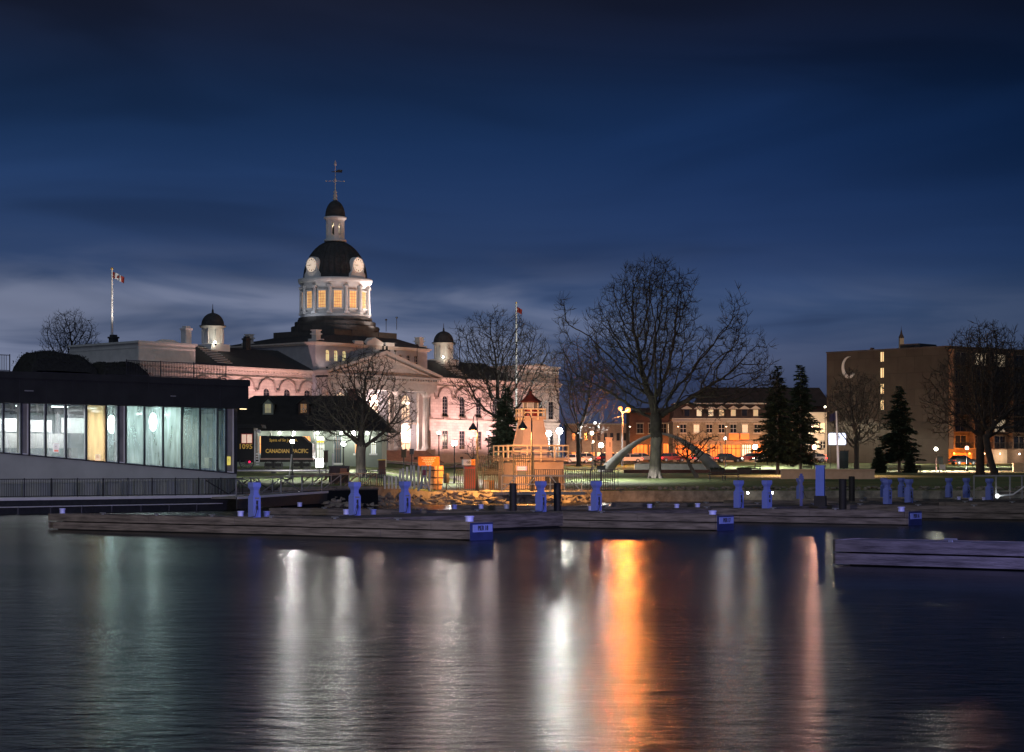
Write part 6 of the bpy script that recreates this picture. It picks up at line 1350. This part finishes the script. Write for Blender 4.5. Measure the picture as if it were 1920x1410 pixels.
# hotel
Cn = Vector((X(1778,322), 322)); Lf = Vector((X(1550,339), 339)); Rt = Vector((X(1920,333), 333))
dl = (Cn-Lf); ll = dl.length; t = thing('brown_hotel', 'large dark brown flat-roofed hotel with a silver crescent on its wall', 'building', (Lf.x,Lf.y,2.6), math.atan2(dl.y,dl.x)); dl.normalize()
def ls(px): k_ = (px-960)/F; return (k_*Lf.y-Lf.x)/(dl.x-k_*dl.y)
def lD(s): return Lf.y+dl.y*s
HT = Z(648,322)-2.6; sT = ls(1653)
g = MB()
st = [(ls(1649.5),ls(1657),Z(b_,lD(sT))-2.6,Z(a,lD(sT))-2.6) for a,b_ in ((660,678),(690,708),(720,738),(750,768),(0,0)) if b_]
wallholes(g, 0, ll, 0, .5, -1, HT-.25, st); g.box(0,.5,.5,15,-1,HT-.25); g.build('left_wall', 'hotel', t)
rv_ = (Rt-Cn).normalized(); rang = math.atan2(rv_.y,rv_.x)-math.atan2(dl.y,dl.x)
eR = bpy.data.objects.new('balcony_wing', None); C.objects.link(eR); eR.parent = t; eR.location = (ll,0,0); eR.rotation_euler = (0,0,rang)
RL = 34.0
g = MB(); g.box(0,RL,0.02,.4,-1,HT-.25); g.build('wing_wall', 'hotel2', eR)
g = MB(); c, s = math.cos(rang), math.sin(rang); g.ext([(0.3,.3),(ll-.1,.3),(ll+RL*c,RL*s+.4),(ll+RL*c-14*s,RL*s+14*c),(2,15)], HT-.6, HT-.28); g.build('roof', 'black', t)
g = MB(); g.box(-.1,ll,-.06,.5,HT-.25,HT); g.build('parapet', 'black', t); g = MB(); g.box(0,RL,-.08,.5,HT-.25,HT); g.build('wing_parapet', 'hotel2', eR)
for i, (a, b_, z0_, z1_) in enumerate(st):
    g = MB(); g.box(a,b_,.25,.3,z0_,z1_); w0 = g.build('stair_window', M.setdefault('litstair', M.get('litstair') or emit('lit_stair_window', (1,.72,.36), .85)), t)
    g = MB(); g.box((a+b_)/2-.03,(a+b_)/2+.03,.18,.245,z0_,z1_); g.build('glazing_bar', 'brownbox', w0)
nfl = 7
for f_ in range(nfl):
    z0_ = HT-.4-2.7*(f_+1)
    if z0_ < 3.2: break
    g = MB(); g.box(0,RL,-1.1,-.02,z0_-.12,z0_+.02); g.build('balcony_slab', 'hotel2', eR)
    g = MB(); 
    for q in range(int(RL/.25)): g.box(q*.25,q*.25+.03,-1.08,-1.05,z0_+.02,z0_+.95)
    g.box(0,RL,-1.1,-1.04,z0_+.95,z0_+1.02); g.build('balcony_railing', 'iron', eR)
    for q in range(7):
        lit = (f_,q) in ((0,1),(0,2),(0,4),(0,5),(1,6),(3,6),(4,2),(2,5)); g = MB(); x = 1.6+q*4.8; g.box(x,x+2.6,-.04,0.0,z0_+.1,z0_+2.1); w0 = g.build('balcony_door', ('litbalc' if 'litbalc' in M else 'glass_dark') if lit else 'glass_dark', eR)
        if 'litbalc' not in M: M['litbalc'] = emit('lit_balcony_window', (1,.78,.52), .5, .75, 1.6)
        g = MB(); g.box(x+1.27,x+1.33,-.07,-.041,z0_+.1,z0_+2.1); g.box(x-.05,x,-.07,0,z0_+.05,z0_+2.1); g.box(x+2.6,x+2.65,-.07,0,z0_+.05,z0_+2.1); g.box(x-.05,x+2.65,-.07,0,z0_+2.1,z0_+2.16); g.build('door_frame', 'tan', w0)
    for q in range(8): g = MB(); x = .2+q*4.8; g.box(x-.15,x+.15,-1.12,-.03,z0_+.03,z0_+2.55); g.build('balcony_divider', 'hotel2', eR)
# crescent
sc_ = ls(1592); zc = Z(689,lD(ls(1592)))-2.6; k = lD(sc_)/F; R1 = 20.5*k; g = MB(); n = 40; out_ = []; inn = []
for i in range(n+1):
    a = R(75)+R(250)*i/n; out_.append((sc_+R1*.80*math.cos(a), zc+R1*math.sin(a)))
    th_ = 2.6*k*4.2*math.sin(math.pi*i/n)**.9*.62; rr2 = R1-th_-.02; inn.append((sc_+.4*k+ (rr2)*.80*math.cos(a), zc+.8*k+rr2*math.sin(a)))
for i in range(n):
    g.add([(out_[i][0],-.12,out_[i][1]),(out_[i+1][0],-.12,out_[i+1][1]),(inn[i+1][0],-.12,inn[i+1][1]),(inn[i][0],-.12,inn[i][1]),(out_[i][0],-.0,out_[i][1]),(out_[i+1][0],-.0,out_[i+1][1]),(inn[i+1][0],-.0,inn[i+1][1]),(inn[i][0],-.0,inn[i][1])], [(0,1,2,3),(0,4,5,1),(3,2,6,7)])
for q in range(3): g.box(sc_+(1+q*3.5)*k, sc_+(3.4+q*3.5)*k, -.15,-.02, zc-(19-q*2)*k, zc-(14-q*2)*k)
g.build('crescent_logo', 'steelp', t)
LAST = lamp_light('crescent_lamp', 'SPOT', t, (sc_-1,-5,zc-9), (1,.82,.68), 150, None, .2, 60); aim(LAST, (sc_-.3,0,zc), (sc_-1,-5,zc-9))
g = MB(); a, b_ = ls(1668), ls(1705); g.box(a,b_,3,8,HT-.3,HT+.85); g.box(a+1.2,b_-1.2,2.8,8.2,HT+.3,HT+.5); g.box(ls(1625),ls(1629),1,1.6,HT-.3,HT+.4); g.build('plant_room', 'black', t)
# ground floor of the wing: garage doors
M['garage_or'] = emit('lit_garage_paint', (1,.30,.05), .0)
g = MB(); M['orange_door'] = mat('orange_door', (.80,.27,.05), .6, .1, 1)
for a, b_, m in ((1.0,5.6,'orange_door'),(7.2,9.4,'hotel2')): g = MB(); g.box(a,b_,-.12,-.001,0,3.0); dd = g.build('garage_door', m, eR); g = MB(); [g.box(a,b_,-.14,-.121,.5*q,.5*q+.04) for q in range(1,6)]; g.build('panel_line', 'brownbox', dd)
g = MB(); g.box(9.8,13.8,-.5,-.001,0,3.6); g.build('entrance_wall', 'tan', eR)
for x, e_, c_ in ((.9,900,(1,.33,.05)),(4.6,500,(1,.33,.05)),(8.2,120,(1,.5,.25)),(12,220,(1,.82,.62)),(17,260,(1,.9,.75)),(24,200,(1,.9,.75))):
    g = MB(); g.sphere((x,-.45,2.9), .12, 6); l_ = g.build('wall_lamp', emit('wall_lamp_%d' % int(x*10), c_, 14), eR); lamp_light('lamp', 'POINT', l_, (x,-2.4,2.6), c_, e_, None, .12)
for px, e_, c_ in ((1760,800,(1,.86,.68)),(1700,500,(1,.84,.66))): lamp_light('wall_wash', 'POINT', t, (ls(px),-7,3.2), c_, e_, None, .3)  # points without fixtures, added to brighten the lower hotel wall
# church spire behind hotel
D = 620; x = X(1690,D); t = thing('church_spire', 'distant church spire peeking over the hotel roof', 'church', (x,D,6), 0); k = D/F; zz = Z(640,D)-6
g = MB(); g.box(-4*k,4*k,-4*k,4*k,0,zz+6*k); g.build('tower', 'tan', t); g = MB(); g.lathe([(5*k,zz+6*k),(5*k,zz+8*k),(2.2*k,zz+14*k),(.5*k,zz+22*k),(.01,zz+30*k)], 8,0,0,0,False); g.build('spire', 'brownroof', t)
lamp_light('spire_lamp', 'POINT', t, (0,-9,zz+2), (1,.75,.5), 500, None, .3)
# ================================================================ CARS
def car(px, D, rz, paint, label, L_=4.4, rear=True, glow=3.0):
    x = X(px,D); t = thing('parked_car', label, 'car', (x,D,gz(x,D)+.16), rz, 'cars along the street')
    g = MB(); pr = [(-L_/2,.35),(L_/2,.35),(L_/2,.62),(L_/2-.08,.78),(L_/2-1.1,.92),(-L_/2+.1,.95),(-L_/2,.8)]; g.poly(pr, -.86, .86); g.build('body', paint, t)
    a = [(-L_/2+.25,-.82,.93),(L_/2-1.15,-.82,.93),(L_/2-1.15,.82,.93),(-L_/2+.25,.82,.93)]; b_ = [(-L_/2+.65,-.66,1.42),(L_/2-1.95,-.66,1.42),(L_/2-1.95,.66,1.42),(-L_/2+.65,.66,1.42)]
    g = MB(); g.frustum(a, b_); g.build('windows', 'glass_dark', t); g = MB(); g.frustum([(p[0],p[1]*1.01,1.41) for p in b_], [(p[0]*.98,p[1]*.96,1.47) for p in b_]); 
    for s in (-1,1):
        for xx in (-.35,): g.bar((xx,s*.83,.93),(xx,s*.67,1.42),.09,.04)
    g.build('roof_panel', paint, t)
    for xx in (-L_/2+.85, L_/2-.85):
        for s in (-1,1):
            g = MB(); g.tube([(xx,s*.70,.33),(xx,s*.88,.33)], .33, 16); w0 = g.build('wheel', 'black', t); g = MB(); g.tube([(xx,s*.86,.33),(xx,s*.895,.33)], .19, 10); g.build('rim', 'steel', w0)
    for s in (-1,1):
        g = MB(); g.box(-L_/2-.02,-L_/2+.04,s*.62-.16,s*.62+.16,.62,.76); g.box(-L_/2,-L_/2+.3,s*.865-.01,s*.865+.01,.62,.76); g.build('tail_light', emit('tail_%d' % px, (1,.03,.03), glow), t)  # lit on parked cars to stand in for the street's red light line
        g = MB(); g.box(L_/2-.04,L_/2+.02,s*.62-.16,s*.62+.16,.58,.72); g.box(L_/2-.25,L_/2,s*.865-.01,s*.865+.01,.58,.72); g.build('headlight', emit('head_%d' % px, (1,.9,.75), glow*1.5), t)
    return t
wht = carpaint('white_car_paint', (.72,.70,.67)); sil = carpaint('silver_car_paint', (.4,.4,.41)); drk = carpaint('dark_car_paint', (.02,.022,.03)); rdp = carpaint('red_car_paint', (.4,.03,.03))
ca = [(1082,318,wht,'white car leftmost in the street, beside the flood lamps'),(1102,332,wht,'white car in the street below the warm lamps'),(1146,330,rdp,'red car in the street behind the lamp by the arch'),(1176,322,wht,'white car in the street framed by the left part of the arch'),
      (1206,334,sil,'silver car just left of the largest trunk'),(1262,330,rdp,'red car just right of the largest trunk'),(1322,328,sil,'silver car left of the right arch leg'),(1366,326,drk,'dark car right of the right arch leg, red tail lights'),(1408,330,rdp,'red car below the cream lamp'),
      (1440,326,wht,'white car behind the left conifer trunk'),(1492,322,wht,'white car between the conifer trunks'),(1524,326,wht,'white car right of the right conifer')]
for px, D, p_, lb in ca: car(px, D, R(8 if px % 4 else 186), p_, lb, 4.4 if px % 8 else 4.9, glow=6)
car(1806, 306, R(20), drk, 'dark car parked in front of the orange garage door', 4.2, glow=.3)
M['street_red'] = None
for i, (px, c_, e_) in enumerate(((1090,(1,.82,.6),900),(1180,(1,.75,.5),900),(1270,(1,.5,.25),700),(1360,(1,.45,.25),700),(1450,(1,.7,.5),700),(1520,(1,.6,.4),700))):
    D = 338; x = X(px,D); z = gz(x,D); t = thing('street_light', ('street light behind the warm lamp pair','street light inside the left half of the arch','street light behind the big trunk, over the shops','street light over the dark car','street light behind the left conifer','street light behind the right conifer')[i], 'street light', (x,D,z), 0, 'street lights along the road')
    g = MB(); g.tube([(0,0,0),(0,0,5.6),(0,-.5,6.1),(0,-1.4,6.2)], [.09,.06,.05,.04], 8); g.build('post', 'iron', t); g = MB(); g.box(-.12,.12,-1.8,-1.2,6.1,6.22); h_ = g.build('lamp_head', 'grey', t)
    g = MB(); g.box(-.1,.1,-1.75,-1.25,6.05,6.09); g.build('lens', emit('street_lens_%d' % px, c_, 22), t); lamp_light('lamp', 'SPOT', t, (0,-1.5,5.9), c_, e_, (0,0,0), .2, 150, .4)
# ================================================================ RIGHT EDGE GANGWAY
t = thing('grey_gangway', 'grey metal gangway with rails at the right edge, beyond the blue pedestals', 'gangway', (X(1826,132), 132, .8), R(4))
k = 132/F; W2 = 9.0
g = MB(); g.box(-1.5,W2,-.2,1.4,-.35,-.2); g.build('deck', 'float', t)
g = MB(); g.box(0,W2,-.05,.05,Z(892,132)-.85,Z(892,132)-.75)
for px in (1826,1868,1895,1918,1950): g.box((px-1826)*k-.05,(px-1826)*k+.05,-.05,.05,-.3,Z(892,132)-.8)
g.build('railing', 'grey', t); g = MB(); g.bar(((1870-1826)*k,-.1,Z(930,132)-.8),((1900-1826)*k,-.1,Z(927,132)-.8),.1); g.bar(((1900-1826)*k,-.1,Z(927,132)-.8),((1925-1826)*k,-.1,Z(910,132)-.8),.08); g.build('brace', 'steelp', t)
g = MB(); g.sphere(((1869-1826)*k,-.2,Z(930,132)-.8), .14, 8); g.build('bulkhead_light', emit('bulkhead_light', (.95,1,1), 3), t); lamp_light('lamp', 'POINT', t, ((1872-1826)*k,-.4,Z(928,132)-.7), (.95,1,1), 5, None, .08)
for px, py, D, lb in ((1402,924,166.5,'tiny white dock light on the sea wall, right of the left twin pedestal'),(1448,924,166.5,'tiny white dock light on the sea wall, right of the right twin pedestal')):
    x = X(px,D-1.6); g = MB(); g.sphere((0,0,0), .1, 8); t = thing('wall_light', lb, 'light', (x,D-1.6,Z(py,D-1.6)), 0, 'tiny lights on the sea wall'); g.build('bulb', emit('wl%d' % px, (1,1,.95), 25), t); g = MB(); g.box(-.05,.05,.08,.5,-.06,.06); g.build('bracket', 'iron', t)
# blue marina floodlight on its own mast (stands on the near dock, right of the view)
t = thing('blue_flood_mast', 'blue flood lamp on a steel mast at the dock, right of the view', 'flood lamp', (24, 30, 0), 0)
g = MB(); g.tube([(0,0,-1),(0,0,6.2)], [.1,.07], 10); g.build('mast', 'steelp', t); g = MB(); g.box(-.25,.25,-.15,.15,6.1,6.5); g.build('head', 'black', t)
o = lamp_light('lamp', 'SPOT', t, (-.1,.2,6.3), (.24,.29,1.0), 8000, None, .25, 64, .6); aim(o, (-14,56,-1), (-.1,.2,6.3)); o = lamp_light('lamp', 'SPOT', t, (-.5,.2,6.3), (.36,.35,1.0), 47000, None, .25, 62, .5); aim(o, (-9,17,.3), (-.5,.2,6.3))
# unseen warm lamp added left of the viewer, to light the left dock planks
t = thing('unseen_fill_lamp', 'unseen lamp post added behind and left of the viewpoint', 'lamp post', (-22, -4, 0), 0)
g = MB(); g.tube([(0,0,-1),(0,0,6.8)], [.1,.07], 10); g.build('post', 'iron', t); g = MB(); g.box(-.2,.2,-.1,.5,6.75,6.9); g.build('head', 'iron', t)
o = lamp_light('lamp', 'SPOT', t, (0,.3,6.6), (1,.88,.85), 105000, None, .25, 44, .7); aim(o, (13,84,-6), (0,.3,6.6))
